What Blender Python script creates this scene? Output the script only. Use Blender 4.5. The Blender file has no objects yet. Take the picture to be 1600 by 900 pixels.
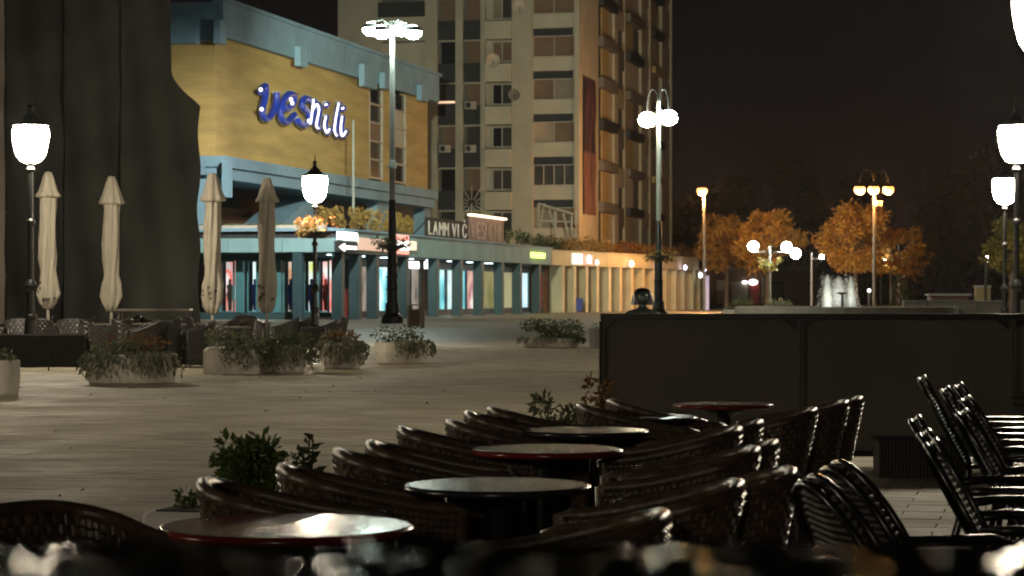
import bpy, math, random
from mathutils import Vector, Matrix, Euler
R = math.radians
scene = bpy.context.scene
COL = scene.collection
rng = random.Random(7)

# ------------------------------------------------------------------ camera
F = 3600.0          # focal length in pixels of the 1600 wide photograph
HOR = 461.0         # horizon row
CAMZ = 1.40
cam_d = bpy.data.cameras.new('camera')
cam_d.sensor_width = 36.0
cam_d.lens = F / 1600 * 36.0
cam_d.shift_y = (HOR - 450) / 1600
cam_d.clip_start = 0.05
cam_d.clip_end = 5000
cam_d.dof.use_dof = True
cam_d.dof.focus_distance = 16.0
cam_d.dof.aperture_fstop = 11.0
cam = bpy.data.objects.new('camera', cam_d)
cam.location = (0, 0, CAMZ)
cam.rotation_euler = (R(90), 0, 0)
COL.objects.link(cam)
scene.camera = cam

# ------------------------------------------------------------------ night sky
w = bpy.data.worlds.new('World')
scene.world = w
w.use_nodes = True
nt = w.node_tree
bg = nt.nodes['Background']
tc = nt.nodes.new('ShaderNodeTexCoord')
sep = nt.nodes.new('ShaderNodeSeparateXYZ')
ramp = nt.nodes.new('ShaderNodeValToRGB')
nt.links.new(tc.outputs['Generated'], sep.inputs[0])
nt.links.new(sep.outputs['Z'], ramp.inputs[0])
ramp.color_ramp.elements[0].position = 0.0
ramp.color_ramp.elements[0].color = (0.0080, 0.0048, 0.0044, 1)
ramp.color_ramp.elements[1].position = 0.10
ramp.color_ramp.elements[1].color = (0.0050, 0.0043, 0.0042, 1)
nt.links.new(ramp.outputs[0], bg.inputs['Color'])
bg.inputs['Strength'].default_value = 1.0

scene.view_settings.view_transform = 'Standard'
scene.view_settings.look = 'None'
scene.view_settings.exposure = 0.0
scene.view_settings.gamma = 1.0
scene.cycles.use_denoising = True
scene.cycles.filter_width = 2.0
scene.cycles.max_bounces = 6
scene.cycles.diffuse_bounces = 3
scene.cycles.glossy_bounces = 3
scene.cycles.transparent_max_bounces = 12
scene.cycles.volume_bounces = 0
scene.cycles.sample_clamp_indirect = 4.0

L_LANTERN = 260.0
L_MAST = 160.0
W_SPOT = 0.6
W_SODIUM = 6000.0
HAZE = 0.00008

# ------------------------------------------------------------------ helpers
def at(px, py, Y):
    return Vector(((px - 800) / F * Y, Y, CAMZ + (HOR - py) / F * Y))
def gx(px, Y):
    return (px - 800) / F * Y
def zat(py, Y):
    return CAMZ + (HOR - py) / F * Y
def ground(px, py):
    Y = CAMZ * F / (py - HOR)
    return Vector((gx(px, Y), Y, 0))

class MB:
    def __init__(s): s.v = []; s.f = []
    def add(s, vs, fs):
        o = len(s.v); s.v += [tuple(p) for p in vs]; s.f += [tuple(i + o for i in q) for q in fs]; return s
    def box(s, x0, x1, y0, y1, z0, z1):
        return s.add([(x0,y0,z0),(x1,y0,z0),(x1,y1,z0),(x0,y1,z0),(x0,y0,z1),(x1,y0,z1),(x1,y1,z1),(x0,y1,z1)],
            [(0,3,2,1),(4,5,6,7),(0,1,5,4),(1,2,6,5),(2,3,7,6),(3,0,4,7)])
    def cbox(s, c, size, b=0.0):
        """box with chamfered vertical and top edges"""
        x, y, z = c; a, d, h = size[0]/2, size[1]/2, size[2]
        b = min(b, a*.45, d*.45, h*.45)
        if b <= 0: return s.box(x-a, x+a, y-d, y+d, z, z+h)
        def ring(k, zz):
            A, D = a-k, d-k
            return [(x-A+b,y-D,zz),(x+A-b,y-D,zz),(x+A,y-D+b,zz),(x+A,y+D-b,zz),(x+A-b,y+D,zz),(x-A+b,y+D,zz),(x-A,y+D-b,zz),(x-A,y-D+b,zz)]
        return s.loft([ring(0,z), ring(0,z+h-b), ring(b*.9,z+h)])
    def loft(s, rings, cap=True, closed=True):
        n = len(rings[0]); vs = [p for r in rings for p in r]; fs = []
        m = n if closed else n-1
        for k in range(len(rings)-1):
            for i in range(m):
                j = (i+1) % n
                fs.append((k*n+i, k*n+j, (k+1)*n+j, (k+1)*n+i))
        if cap and closed:
            fs.append(tuple(range(n-1,-1,-1))); fs.append(tuple((len(rings)-1)*n+i for i in range(n)))
        return s.add(vs, fs)
    def lathe(s, prof, n=12, c=(0,0,0), rot=0):
        return s.loft([[(c[0]+r*math.cos(2*math.pi*i/n+rot), c[1]+r*math.sin(2*math.pi*i/n+rot), c[2]+z) for i in range(n)] for r, z in prof])
    def tube(s, pts, r, n=6, closed=False):
        pts = [Vector(p) for p in pts]; rings = []
        rr = r if isinstance(r, (list, tuple)) else [r]*len(pts)
        up = None
        for i, p in enumerate(pts):
            if closed: t = pts[(i+1) % len(pts)] - pts[i-1]
            else: t = pts[min(i+1, len(pts)-1)] - pts[max(i-1, 0)]
            t.normalize()
            if up is None:
                up = Vector((0,0,1)) if abs(t.z) < .9 else Vector((1,0,0))
            a = t.cross(up)
            if a.length < 1e-4: a = t.cross(Vector((.3,1,.2)))
            a.normalize(); b = a.cross(t); b.normalize(); up = b
            rings.append([tuple(p + (a*math.cos(2*math.pi*k/n) + b*math.sin(2*math.pi*k/n))*rr[i]) for k in range(n)])
        if closed:
            rings.append(rings[0]); return s.loft(rings, cap=False)
        return s.loft(rings)
    def ball(s, c, r, n=10, m=6):
        rx, ry, rz = (r, r, r) if not isinstance(r, (list, tuple)) else r
        rings = []
        for k in range(m+1):
            a = -math.pi/2 + math.pi*(k+.02)/(m+.04)
            rings.append([(c[0]+rx*math.cos(a)*math.cos(2*math.pi*i/n), c[1]+ry*math.cos(a)*math.sin(2*math.pi*i/n), c[2]+rz*math.sin(a)) for i in range(n)])
        return s.loft(rings)
    def quad(s, a, b, c, d): return s.add([a,b,c,d], [(0,1,2,3)])
    def leaf(s, p, d, size, wd=.45):
        """a folded leaf-sized face pair"""
        d = Vector(d); d.normalize()
        a = d.cross(Vector((rng.uniform(-1,1), rng.uniform(-1,1), rng.uniform(-1,1))))
        if a.length < 1e-3: a = Vector((1,0,0))
        a.normalize(); p = Vector(p); nrm = a.cross(d)*size*.12
        return s.add([p, p+d*size*.5+a*size*wd*.5+nrm, p+d*size, p+d*size*.5-a*size*wd*.5+nrm], [(0,1,2),(0,2,3)])
    def mesh(s, name, mat=None, smooth=False):
        me = bpy.data.meshes.new(name); me.from_pydata(s.v, [], s.f)
        if smooth:
            me.polygons.foreach_set('use_smooth', [True]*len(me.polygons))
        if mat: me.materials.append(mat)
        me.update(); return me
    def build(s, name, mat, parent=None, loc=None, rot=None, smooth=False):
        return place(name, s.mesh(name, mat, smooth), parent, loc, rot)

def place(name, me, parent=None, loc=None, rot=None):
    o = bpy.data.objects.new(name, me); COL.objects.link(o)
    if parent is not None: o.parent = parent
    if loc is not None: o.location = loc
    if rot is not None: o.rotation_euler = rot
    return o
def tag(o, label, cat, group=None, kind=None):
    if label: o['label'] = label
    if cat: o['category'] = cat
    if group: o['group'] = group
    if kind: o['kind'] = kind
    return o
def thing(name, label, cat, loc=(0,0,0), rz=0.0, group=None):
    o = bpy.data.objects.new(name, None); COL.objects.link(o)
    o.empty_display_size = .2; o.location = loc; o.rotation_euler = (0,0,rz)
    return tag(o, label, cat, group)
KIDS = {}
def copy_tree(root, loc, rz, label=None, group=None, scale=None):
    r = root.copy(); COL.objects.link(r); r.location = loc; r.rotation_euler = (0,0,rz)
    if scale: r.scale = (scale,)*3
    if label: r['label'] = label
    if group: r['group'] = group
    for ch in kids(root):
        c = ch.copy(); COL.objects.link(c); c.parent = r
        for g in kids(ch):
            d = g.copy(); COL.objects.link(d); d.parent = c
    return r
def kids(o):
    k = KIDS.get(o.name)
    if k is None:
        k = [c for c in o.children]; KIDS[o.name] = k
    return k
ORD = ['first','second','third','fourth','fifth','sixth','seventh','eighth','ninth','tenth','eleventh','twelfth','thirteenth','fourteenth','fifteenth','sixteenth','seventeenth','eighteenth','nineteenth','twentieth']

# ------------------------------------------------------------------ materials
def M(name, col, rough=.6, metal=0.0, var=.15, vs=2.0, bump=0.0, bs=40.0, stretch=(1,1,1), spec=.5, col2=None, trans=0.0, world=False, detail=4.0, lo=.3, hi=.7):
    m = bpy.data.materials.new(name); m.use_nodes = True
    t = m.node_tree; b = t.nodes['Principled BSDF']
    b.inputs['Roughness'].default_value = rough; b.inputs['Metallic'].default_value = metal
    b.inputs['Specular IOR Level'].default_value = spec
    c1 = (*[max(0, c*(1-var)) for c in col], 1) if col2 is None else (*col, 1)
    c2 = (*[min(1, c*(1+var)) for c in col], 1) if col2 is None else (*col2, 1)
    if world:
        tcn = t.nodes.new('ShaderNodeNewGeometry'); src = tcn.outputs['Position']
    else:
        tcn = t.nodes.new('ShaderNodeTexCoord'); src = tcn.outputs['Object']
    mp = t.nodes.new('ShaderNodeMapping'); mp.inputs['Scale'].default_value = stretch
    t.links.new(src, mp.inputs[0])
    n = t.nodes.new('ShaderNodeTexNoise'); n.inputs['Scale'].default_value = vs; n.inputs['Detail'].default_value = detail
    t.links.new(mp.outputs[0], n.inputs['Vector'])
    r = t.nodes.new('ShaderNodeValToRGB'); r.color_ramp.elements[0].color = c1; r.color_ramp.elements[1].color = c2
    r.color_ramp.elements[0].position = lo; r.color_ramp.elements[1].position = hi
    t.links.new(n.outputs['Fac'], r.inputs[0]); t.links.new(r.outputs[0], b.inputs['Base Color'])
    if bump:
        n2 = t.nodes.new('ShaderNodeTexNoise'); n2.inputs['Scale'].default_value = bs; n2.inputs['Detail'].default_value = 3
        t.links.new(mp.outputs[0], n2.inputs['Vector'])
        bp = t.nodes.new('ShaderNodeBump'); bp.inputs['Strength'].default_value = bump; bp.inputs['Distance'].default_value = .02
        t.links.new(n2.outputs['Fac'], bp.inputs['Height']); t.links.new(bp.outputs[0], b.inputs['Normal'])
    if trans:
        tr = t.nodes.new('ShaderNodeBsdfTranslucent'); t.links.new(r.outputs[0], tr.inputs[0])
        mx = t.nodes.new('ShaderNodeMixShader'); mx.inputs[0].default_value = trans
        t.links.new(b.outputs[0], mx.inputs[1]); t.links.new(tr.outputs[0], mx.inputs[2])
        t.links.new(mx.outputs[0], t.nodes['Material Output'].inputs[0])
    return m
def EM(name, col, s):
    m = bpy.data.materials.new(name); m.use_nodes = True
    t = m.node_tree; b = t.nodes['Principled BSDF']
    b.inputs['Base Color'].default_value = (.6,.6,.6,1)
    b.inputs['Emission Color'].default_value = (*col, 1); b.inputs['Emission Strength'].default_value = s
    return m
def EMD(name, cols, s, scale=1.2, stretch=(1,1,1)):
    """lit shop display: self-glowing colour patches in place of goods under shop lights"""
    m = bpy.data.materials.new(name); m.use_nodes = True
    t = m.node_tree; b = t.nodes['Principled BSDF']
    b.inputs['Base Color'].default_value = (.4,.4,.4,1)
    tcn = t.nodes.new('ShaderNodeTexCoord'); mp = t.nodes.new('ShaderNodeMapping'); mp.inputs['Scale'].default_value = stretch
    t.links.new(tcn.outputs['Object'], mp.inputs[0])
    v = t.nodes.new('ShaderNodeTexNoise'); v.inputs['Scale'].default_value = scale; v.inputs['Detail'].default_value = 1.5
    t.links.new(mp.outputs[0], v.inputs['Vector'])
    r = t.nodes.new('ShaderNodeValToRGB'); cr = r.color_ramp
    while len(cr.elements) < len(cols): cr.elements.new(.5)
    for i, c in enumerate(cols):
        cr.elements[i].position = .32 + .36*i/max(1, len(cols)-1); cr.elements[i].color = (*c, 1)
    t.links.new(v.outputs['Fac'], r.inputs[0]); t.links.new(r.outputs[0], b.inputs['Emission Color'])
    b.inputs['Emission Strength'].default_value = s  # panel glows by itself, standing in for the shop's own lighting
    return m
def GLASS(name, tint=(.9,.95,1)):
    m = bpy.data.materials.new(name); m.use_nodes = True
    t = m.node_tree; t.nodes.remove(t.nodes['Principled BSDF'])
    tr = t.nodes.new('ShaderNodeBsdfTransparent'); tr.inputs[0].default_value = (*tint, 1)
    g = t.nodes.new('ShaderNodeBsdfGlossy'); g.inputs['Roughness'].default_value = .05
    fr = t.nodes.new('ShaderNodeFresnel'); fr.inputs[0].default_value = 1.5
    mx = t.nodes.new('ShaderNodeMixShader')
    t.links.new(fr.outputs[0], mx.inputs[0]); t.links.new(tr.outputs[0], mx.inputs[1]); t.links.new(g.outputs[0], mx.inputs[2])
    t.links.new(mx.outputs[0], t.nodes['Material Output'].inputs[0])
    return m
def WET(name, col, rough, scale=85.0, strength=1.0, var=.2, spec=.28, coat=.12):
    """surface covered in rain drops (fine relief)"""
    m = M(name, col, rough, var=var, vs=6, spec=spec)
    t = m.node_tree; b = t.nodes['Principled BSDF']
    tcn = t.nodes.new('ShaderNodeTexCoord')
    v = t.nodes.new('ShaderNodeTexVoronoi'); v.inputs['Scale'].default_value = scale
    t.links.new(tcn.outputs['Object'], v.inputs['Vector'])
    r = t.nodes.new('ShaderNodeValToRGB'); r.color_ramp.elements[0].color = (1,1,1,1); r.color_ramp.elements[0].position = .1
    r.color_ramp.elements[1].color = (0,0,0,1); r.color_ramp.elements[1].position = .42
    t.links.new(v.outputs['Distance'], r.inputs[0])
    bp = t.nodes.new('ShaderNodeBump'); bp.inputs['Strength'].default_value = strength; bp.inputs['Distance'].default_value = .0045
    t.links.new(r.outputs[0], bp.inputs['Height']); t.links.new(bp.outputs[0], b.inputs['Normal'])
    b.inputs['Coat Weight'].default_value = coat; b.inputs['Coat Roughness'].default_value = .08
    return m

m_ground = M('distant_paving', (.10,.095,.085), .7, var=.25, vs=.3)
m_joint = M('paving_joint', (.055,.05,.043), .8, var=.2)
m_iron = M('black_iron', (.012,.013,.014), .4, .0, var=.2)
m_parkpole = M('park_pole', (.10,.095,.085), .6, var=.1)
m_mast = M('painted_mast', (.30,.34,.32), .45, var=.08)
m_concrete = M('planter_concrete', (.42,.39,.33), .85, var=.18, vs=4, bump=.3, bs=30)
m_soil = M('soil', (.03,.022,.016), .95)
m_canvas = M('parasol_canvas', (.46,.42,.34), .9, var=.12, vs=3, stretch=(2,2,.6), bump=.25, bs=8, trans=.15)
m_print = M('canvas_print', (.04,.03,.025), .9)
m_net = M('scaffold_net', (.045,.047,.042), .95, var=.4, vs=.6, bump=.6, bs=1.6, stretch=(1,1,.45))
m_net2 = M('pale_scaffold_net', (.30,.25,.21), .95, var=.25, vs=.5, bump=.4, bs=1.5)
m_yellow = M('yellow_cladding', (.40,.285,.10), .8, var=.22, vs=.6, stretch=(.35,.35,2.2), bump=.2, bs=4)
def cladding(m, pitch, amt):
    """fine horizontal board joints"""
    t = m.node_tree; b = t.nodes['Principled BSDF']
    tcn = t.nodes.new('ShaderNodeTexCoord'); wv = t.nodes.new('ShaderNodeTexWave'); wv.bands_direction = 'Z'; wv.wave_profile = 'SAW'
    wv.inputs['Scale'].default_value = 1/pitch*.314; wv.inputs['Distortion'].default_value = .4; wv.inputs['Detail Scale'].default_value = .3
    t.links.new(tcn.outputs['Object'], wv.inputs['Vector'])
    mr = t.nodes.new('ShaderNodeMapRange'); mr.inputs[1].default_value = 0; mr.inputs[2].default_value = .25; mr.inputs[3].default_value = 1-amt; mr.inputs[4].default_value = 1
    t.links.new(wv.outputs['Fac'], mr.inputs[0])
    old = b.inputs['Base Color'].links[0].from_socket
    hs = t.nodes.new('ShaderNodeHueSaturation'); t.links.new(old, hs.inputs['Color']); t.links.new(mr.outputs[0], hs.inputs['Value'])
    t.links.new(hs.outputs[0], b.inputs['Base Color'])
cladding(m_yellow, .24, .16)
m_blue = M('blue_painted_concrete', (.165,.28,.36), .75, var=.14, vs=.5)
m_pilaster = M('lit_teal_paint', (.040,.14,.16), .6, var=.15, vs=.7)  # lit copy of the teal: lamplight on the shopfront put into the colour
m_teal = M('shaded_teal_paint', (.015,.044,.053), .6, var=.15, vs=.7)  # shaded copy of the teal: darkness under the arcade put into the colour
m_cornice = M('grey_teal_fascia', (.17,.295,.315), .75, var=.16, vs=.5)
m_cream = M('cream_plaster', (.52,.44,.27), .8, var=.12, vs=.6)
m_brownwall = M('brown_boarding', (.11,.05,.025), .7, var=.3, vs=1, stretch=(.3,.3,2))
m_recess = M('dark_recess', (.02,.023,.028), .8, var=.2)  # near-black base puts the shade of recesses into the colour
m_tower = M('tower_plaster', (.37,.335,.255), .9, var=.12, vs=.35, bump=.15, bs=3)
m_tower2 = M('tower_parapet', (.42,.38,.29), .9, var=.10, vs=.5)
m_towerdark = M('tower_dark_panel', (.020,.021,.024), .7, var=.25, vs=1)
m_ochre = M('ochre_panel', (.37,.27,.12), .85, var=.12, vs=.6)
m_peach = M('peach_panel', (.34,.26,.18), .85, var=.12, vs=.6)
m_greypanel = M('grey_panel', (.13,.12,.105), .85, var=.15, vs=.6)
m_blind = M('brown_blind', (.17,.105,.065), .8, var=.12, vs=1, stretch=(1,1,4))
m_blind2 = M('beige_blind', (.22,.185,.13), .8, var=.10, vs=1, stretch=(1,1,4))
m_frame = M('window_frame', (.36,.32,.26), .6, var=.1)
m_darkpane = M('dark_glass', (.016,.017,.02), .12, var=.3, vs=.6)
m_greypane = M('grey_glass', (.055,.052,.048), .2, var=.25, vs=.6)
m_curtain = M('pale_curtain', (.40,.36,.28), .85, var=.1, vs=2, stretch=(4,4,.5))
m_glass = GLASS('clear_glass')
m_bluesign = M('blue_letter', (.02,.045,.36), .35, var=.1)
m_letterside = M('letter_return', (.55,.55,.42), .6, var=.1)
m_wicker = M('wet_dark_wicker', (.075,.050,.035), .31, var=.4, vs=25, bump=.15, bs=160)
m_wickergrey = M('grey_woven_cane', (.030,.029,.028), .42, var=.3, vs=20)
m_blackplastic = M('wet_black_tube', (.010,.010,.011), .26, var=.2)
m_strip = M('dark_cane_strip', (.020,.016,.012), .42, var=.3, vs=30)
m_screen = M('ribbed_screen', (.115,.105,.086), .65, var=.22, vs=1.3)
m_screenrim = M('black_screen_rim', (.010,.010,.010), .4)
m_postdark = M('dull_post', (.085,.078,.066), .65, .0, var=.15)
m_alu = M('grey_metal_tube', (.30,.28,.25), .35, .8, var=.1)
m_leaf = M('leaf_green', (.035,.075,.02), .4, col2=(.11,.16,.035), vs=9, trans=.25)
m_leafdk = M('leaf_dark', (.035,.055,.025), .5, col2=(.10,.12,.05), vs=6, trans=.2)
m_leafhang = M('leaf_grey_green', (.07,.085,.05), .6, col2=(.18,.19,.10), vs=5, trans=.2)
m_leafrust = M('leaf_rust', (.12,.045,.015), .6, col2=(.22,.12,.03), vs=5, trans=.25)
m_leafyel = M('shrub_yellow', (.20,.12,.025), .6, col2=(.36,.26,.07), vs=4, trans=.25)
m_leaforange = M('autumn_leaf', (.19,.08,.018), .6, col2=(.40,.23,.035), vs=.9, world=True, trans=.35)
m_leafgreen2 = M('park_leaf', (.06,.075,.015), .6, col2=(.17,.13,.02), vs=.9, world=True, trans=.3)
m_leafnight = M('night_leaf', (.07,.06,.04), .7, col2=(.15,.11,.07), vs=.5, world=True, trans=.2)
m_flower = M('red_flower', (.40,.05,.02), .6, col2=(.50,.20,.02), vs=8, trans=.2)
m_bark = M('bark', (.07,.05,.035), .9, var=.3, vs=5, bump=.4, bs=20)
m_bronze = M('dark_bronze', (.055,.085,.07), .35, .7, col2=(.10,.15,.12), vs=6)
m_bronzehair = M('dark_bronze_hair', (.012,.013,.014), .3, .3, var=.3, vs=10)
m_stone = M('pale_stone', (.38,.35,.30), .85, var=.15, vs=2)
m_wood = M('bin_slat', (.20,.14,.09), .7, var=.25, vs=4, stretch=(4,4,.5))
m_red = M('red_panel', (.30,.03,.03), .6, var=.2)
m_bluebin = M('blue_plastic', (.03,.06,.32), .5)
m_black = M('black_cloth', (.012,.012,.012), .85, var=.3, vs=3)

e_lantern = EM('lantern_glow', (1.0, .86, .64), L_LANTERN)
e_mast = EM('mast_head_glow', (.86, 1.0, .88), L_MAST)
e_mastwarm = EM('mast_head_warm_glow', (1.0, .80, .48), L_MAST)
e_sodium = EM('sodium_glow', (1.0, .36, .06), 3.6)
e_park = EM('park_lamp_glow', (.95, 1.0, .88), 260.0)
e_white = EM('white_light', (1,.97,.93), 3.0)
e_violet = EM('violet_light', (.75,.65,1.0), 9.0)
e_red = EM('red_sign_light', (1,.12,.10), 1.2)
e_orangepanel = EM('orange_backlit_panel', (.75,.32,.17), .55)
e_beige = EM('beige_backlit_panel', (.95,.75,.5), .8)
e_greenneon = EM('green_neon', (.75,1.0,.10), 3.0)
e_neon = EM('white_neon', (1,.93,.98), 1.6)
e_room = EM('lit_room', (1.0,.55,.3), 1.2)

# ------------------------------------------------------------------ frames of the site
TH = math.atan2(.2334, .9724)
def frame(loc, ang):
    """(origin, local X, local Y) in plan"""
    c, s = math.cos(ang), math.sin(ang)
    return (Vector((loc[0], loc[1])), Vector((c, s)), Vector((-s, c)))
def solve(fr, px, axis='x', off=0.0):
    """where the ray through column px meets the local line; returns coordinate and distance"""
    o, A, B = fr
    if axis == 'y': A, B = B, A
    k = (px - 800) / F
    a = (k*(o.y + off*B.y) - (o.x + off*B.x)) / (A.x - k*A.y)
    return a, o.y + off*B.y + a*A.y

# ------------------------------------------------------------------ ground and paving
g = MB(); g.quad((-1500,-200,0),(1500,-200,0),(1500,3000,0),(-1500,3000,0))
tag(g.build('ground', m_ground), None, None, kind='structure')

def paving_material():
    m = M('stone_slab', (.255,.226,.155), .42, var=.22, vs=1.2, bump=.25, bs=45, world=True)
    t = m.node_tree; b = t.nodes['Principled BSDF']
    n = t.nodes.new('ShaderNodeTexNoise'); n.inputs['Scale'].default_value = .8; n.inputs['Detail'].default_value = 5
    gm = t.nodes.new('ShaderNodeNewGeometry'); t.links.new(gm.outputs['Position'], n.inputs['Vector'])
    r = t.nodes.new('ShaderNodeMapRange'); r.inputs[1].default_value = .35; r.inputs[2].default_value = .65
    r.inputs[3].default_value = .62; r.inputs[4].default_value = .80
    t.links.new(n.outputs['Fac'], r.inputs[0]); t.links.new(r.outputs[0], b.inputs['Roughness'])
    # each slab its own tone
    rp = [x for x in t.nodes if x.type == 'VALTORGB'][0]
    at_ = t.nodes.new('ShaderNodeAttribute'); at_.attribute_name = 'tone'
    hs = t.nodes.new('ShaderNodeHueSaturation')
    mr = t.nodes.new('ShaderNodeMapRange'); mr.inputs[3].default_value = .84; mr.inputs[4].default_value = 1.14
    t.links.new(at_.outputs['Fac'], mr.inputs[0]); t.links.new(mr.outputs[0], hs.inputs['Value'])
    t.links.new(rp.outputs[0], hs.inputs['Color']); t.links.new(hs.outputs[0], b.inputs['Base Color'])
    return m
m_slab = paving_material()
def far_paving_material():
    m = M('far_paving', (.26,.22,.16), .45, var=.2, vs=.5, world=True)
    t = m.node_tree; b = t.nodes['Principled BSDF']
    gm = t.nodes.new('ShaderNodeNewGeometry'); mp = t.nodes.new('ShaderNodeMapping'); mp.inputs['Rotation'].default_value = (0,0,TH)
    t.links.new(gm.outputs['Position'], mp.inputs[0])
    br = t.nodes.new('ShaderNodeTexBrick'); br.inputs['Scale'].default_value = 1.0
    br.inputs['Brick Width'].default_value = 1.0; br.inputs['Row Height'].default_value = .5; br.inputs['Mortar Size'].default_value = .012
    br.inputs['Color1'].default_value = (.23,.195,.14,1); br.inputs['Color2'].default_value = (.29,.25,.19,1); br.inputs['Mortar'].default_value = (.07,.06,.05,1)
    t.links.new(mp.outputs[0], br.inputs['Vector']); t.links.new(br.outputs['Color'], b.inputs['Base Color'])
    return m
m_farpave = far_paving_material()
g = MB(); g.quad((-70,-20,.004),(90,-20,.004),(90,330,.004),(-70,330,.004))
plaza = g.build('plaza', m_joint); plaza['kind'] = 'structure'
g = MB(); g.quad((-60,62,.014),(80,62,.014),(80,325,.014),(-60,325,.014))
o = g.build('far_paving', m_farpave, plaza); o['kind'] = 'structure'

def tone_attr(me, tones):
    a = me.attributes.new('tone', 'FLOAT', 'FACE'); a.data.foreach_set('value', tones)
SW, SD, GAP = .50, .25, .006
def slab_geo(mb, cx, cy, tones, tn, c, s, tx, ty, dz, base=.006, top=.020):
    hx, hy, b = SW/2-GAP/2, SD/2-GAP/2, .004
    vs = []
    for (kx, ky, z, k) in ((1,1,base,0),(1,1,top-.003,0),(1,1,top,b)):
        for sx, sy in ((-1,-1),(1,-1),(1,1),(-1,1)):
            lx, ly = sx*(hx-k), sy*(hy-k)
            zz = z if z == base else z + dz + tx*lx + ty*ly
            vs.append((cx + lx*c - ly*s, cy + lx*s + ly*c, zz))
    fs = [(8,9,10,11)]
    for a in (0,4):
        for i in range(4):
            j = (i+1) % 4; fs.append((a+i, a+j, a+4+j, a+4+i))
    mb.add(vs, fs); tones.extend([tn]*len(fs))
cT, sT = math.cos(-TH), math.sin(-TH)
slabs = []
for j in range(-20, 260):
    for i in range(-60, 60):
        lx = (i + .5*(j % 2))*SW; ly = j*SD
        x = lx*cT - ly*sT; y = lx*sT + ly*cT
        if 4.2 < y < 62 and abs(x) < .235*y + 1.2: slabs.append((x, y))
vis = [p for p in slabs if p[1] > 13.0 and 0 < 800 + F*p[0]/p[1] < (900 if p[1] < 17 else 760)]
vis.sort(key=lambda p: p[1]); near = set(vis[:300])
protos = []
for k in range(6):
    mb = MB(); tn = []
    slab_geo(mb, 0, 0, tn, (k+.5)/6, 1, 0, rng.uniform(-.0015,.0015), rng.uniform(-.002,.002), 0)
    me = mb.mesh('paving_slab', m_slab); tone_attr(me, tn); protos.append(me)
rest = MB(); rt = []
for p in slabs:
    if p in near:
        o = place('paving_slab', protos[rng.randrange(6)], plaza, (p[0], p[1], rng.uniform(-.001,.002)), (0,0,-TH))
    else:
        slab_geo(rest, p[0], p[1], rt, rng.random(), cT, sT, rng.uniform(-.0015,.0015), rng.uniform(-.002,.002), rng.uniform(-.001,.002))
me = rest.mesh('paving', m_slab); tone_attr(me, rt)
o = place('paving', me, plaza); o['kind'] = 'stuff'
GZ = .022

# ------------------------------------------------------------------ foliage helpers
def foliage(mb, c, rad, n, size, hang=0.0, shell=.45, jitter=.35, lumps=None):
    c = Vector(c)
    if lumps is None:
        lumps = [(Vector((rng.uniform(-1,1), rng.uniform(-1,1), rng.uniform(-.8,1))), rng.uniform(.3,.55)) for _ in range(9)]
    for _ in range(n):
        l, lr = lumps[rng.randrange(len(lumps))]
        d = Vector((rng.gauss(0,1), rng.gauss(0,1), rng.gauss(0,1))); d.normalize()
        q = l*.72 + d*lr*(shell + (1-shell)*rng.random())
        p = c + Vector((q.x*rad[0], q.y*rad[1], q.z*rad[2]))
        dd = d*.7 + Vector((rng.uniform(-1,1), rng.uniform(-1,1), rng.uniform(-1,1)))*.7 + Vector((0,0,-hang))
        mb.leaf(p, dd, size*rng.uniform(.6,1.3))
def trails(mb, c, rx, ry, z0, z1, n, size, a0, a1):
    """leafy trails hanging over a rim"""
    for _ in range(n):
        a = rng.uniform(a0, a1); L = rng.uniform(.3, 1.0)*(z0-z1)
        x, y = c[0]+rx*math.cos(a), c[1]+ry*math.sin(a)
        k = int(max(4, L/size*2.2))
        for i in range(k):
            t = i/k; out = .05 + .10*math.sin(min(1, t*2.2)*1.57)
            p = (x + math.cos(a)*out + rng.uniform(-.03,.03), y + math.sin(a)*out + rng.uniform(-.03,.03), z0 + .04 - t*L)
            mb.leaf(p, (rng.uniform(-.6,.6)+math.cos(a)*.3, rng.uniform(-.6,.6)+math.sin(a)*.3, -.7), size*rng.uniform(.7,1.3), .4)

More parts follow.
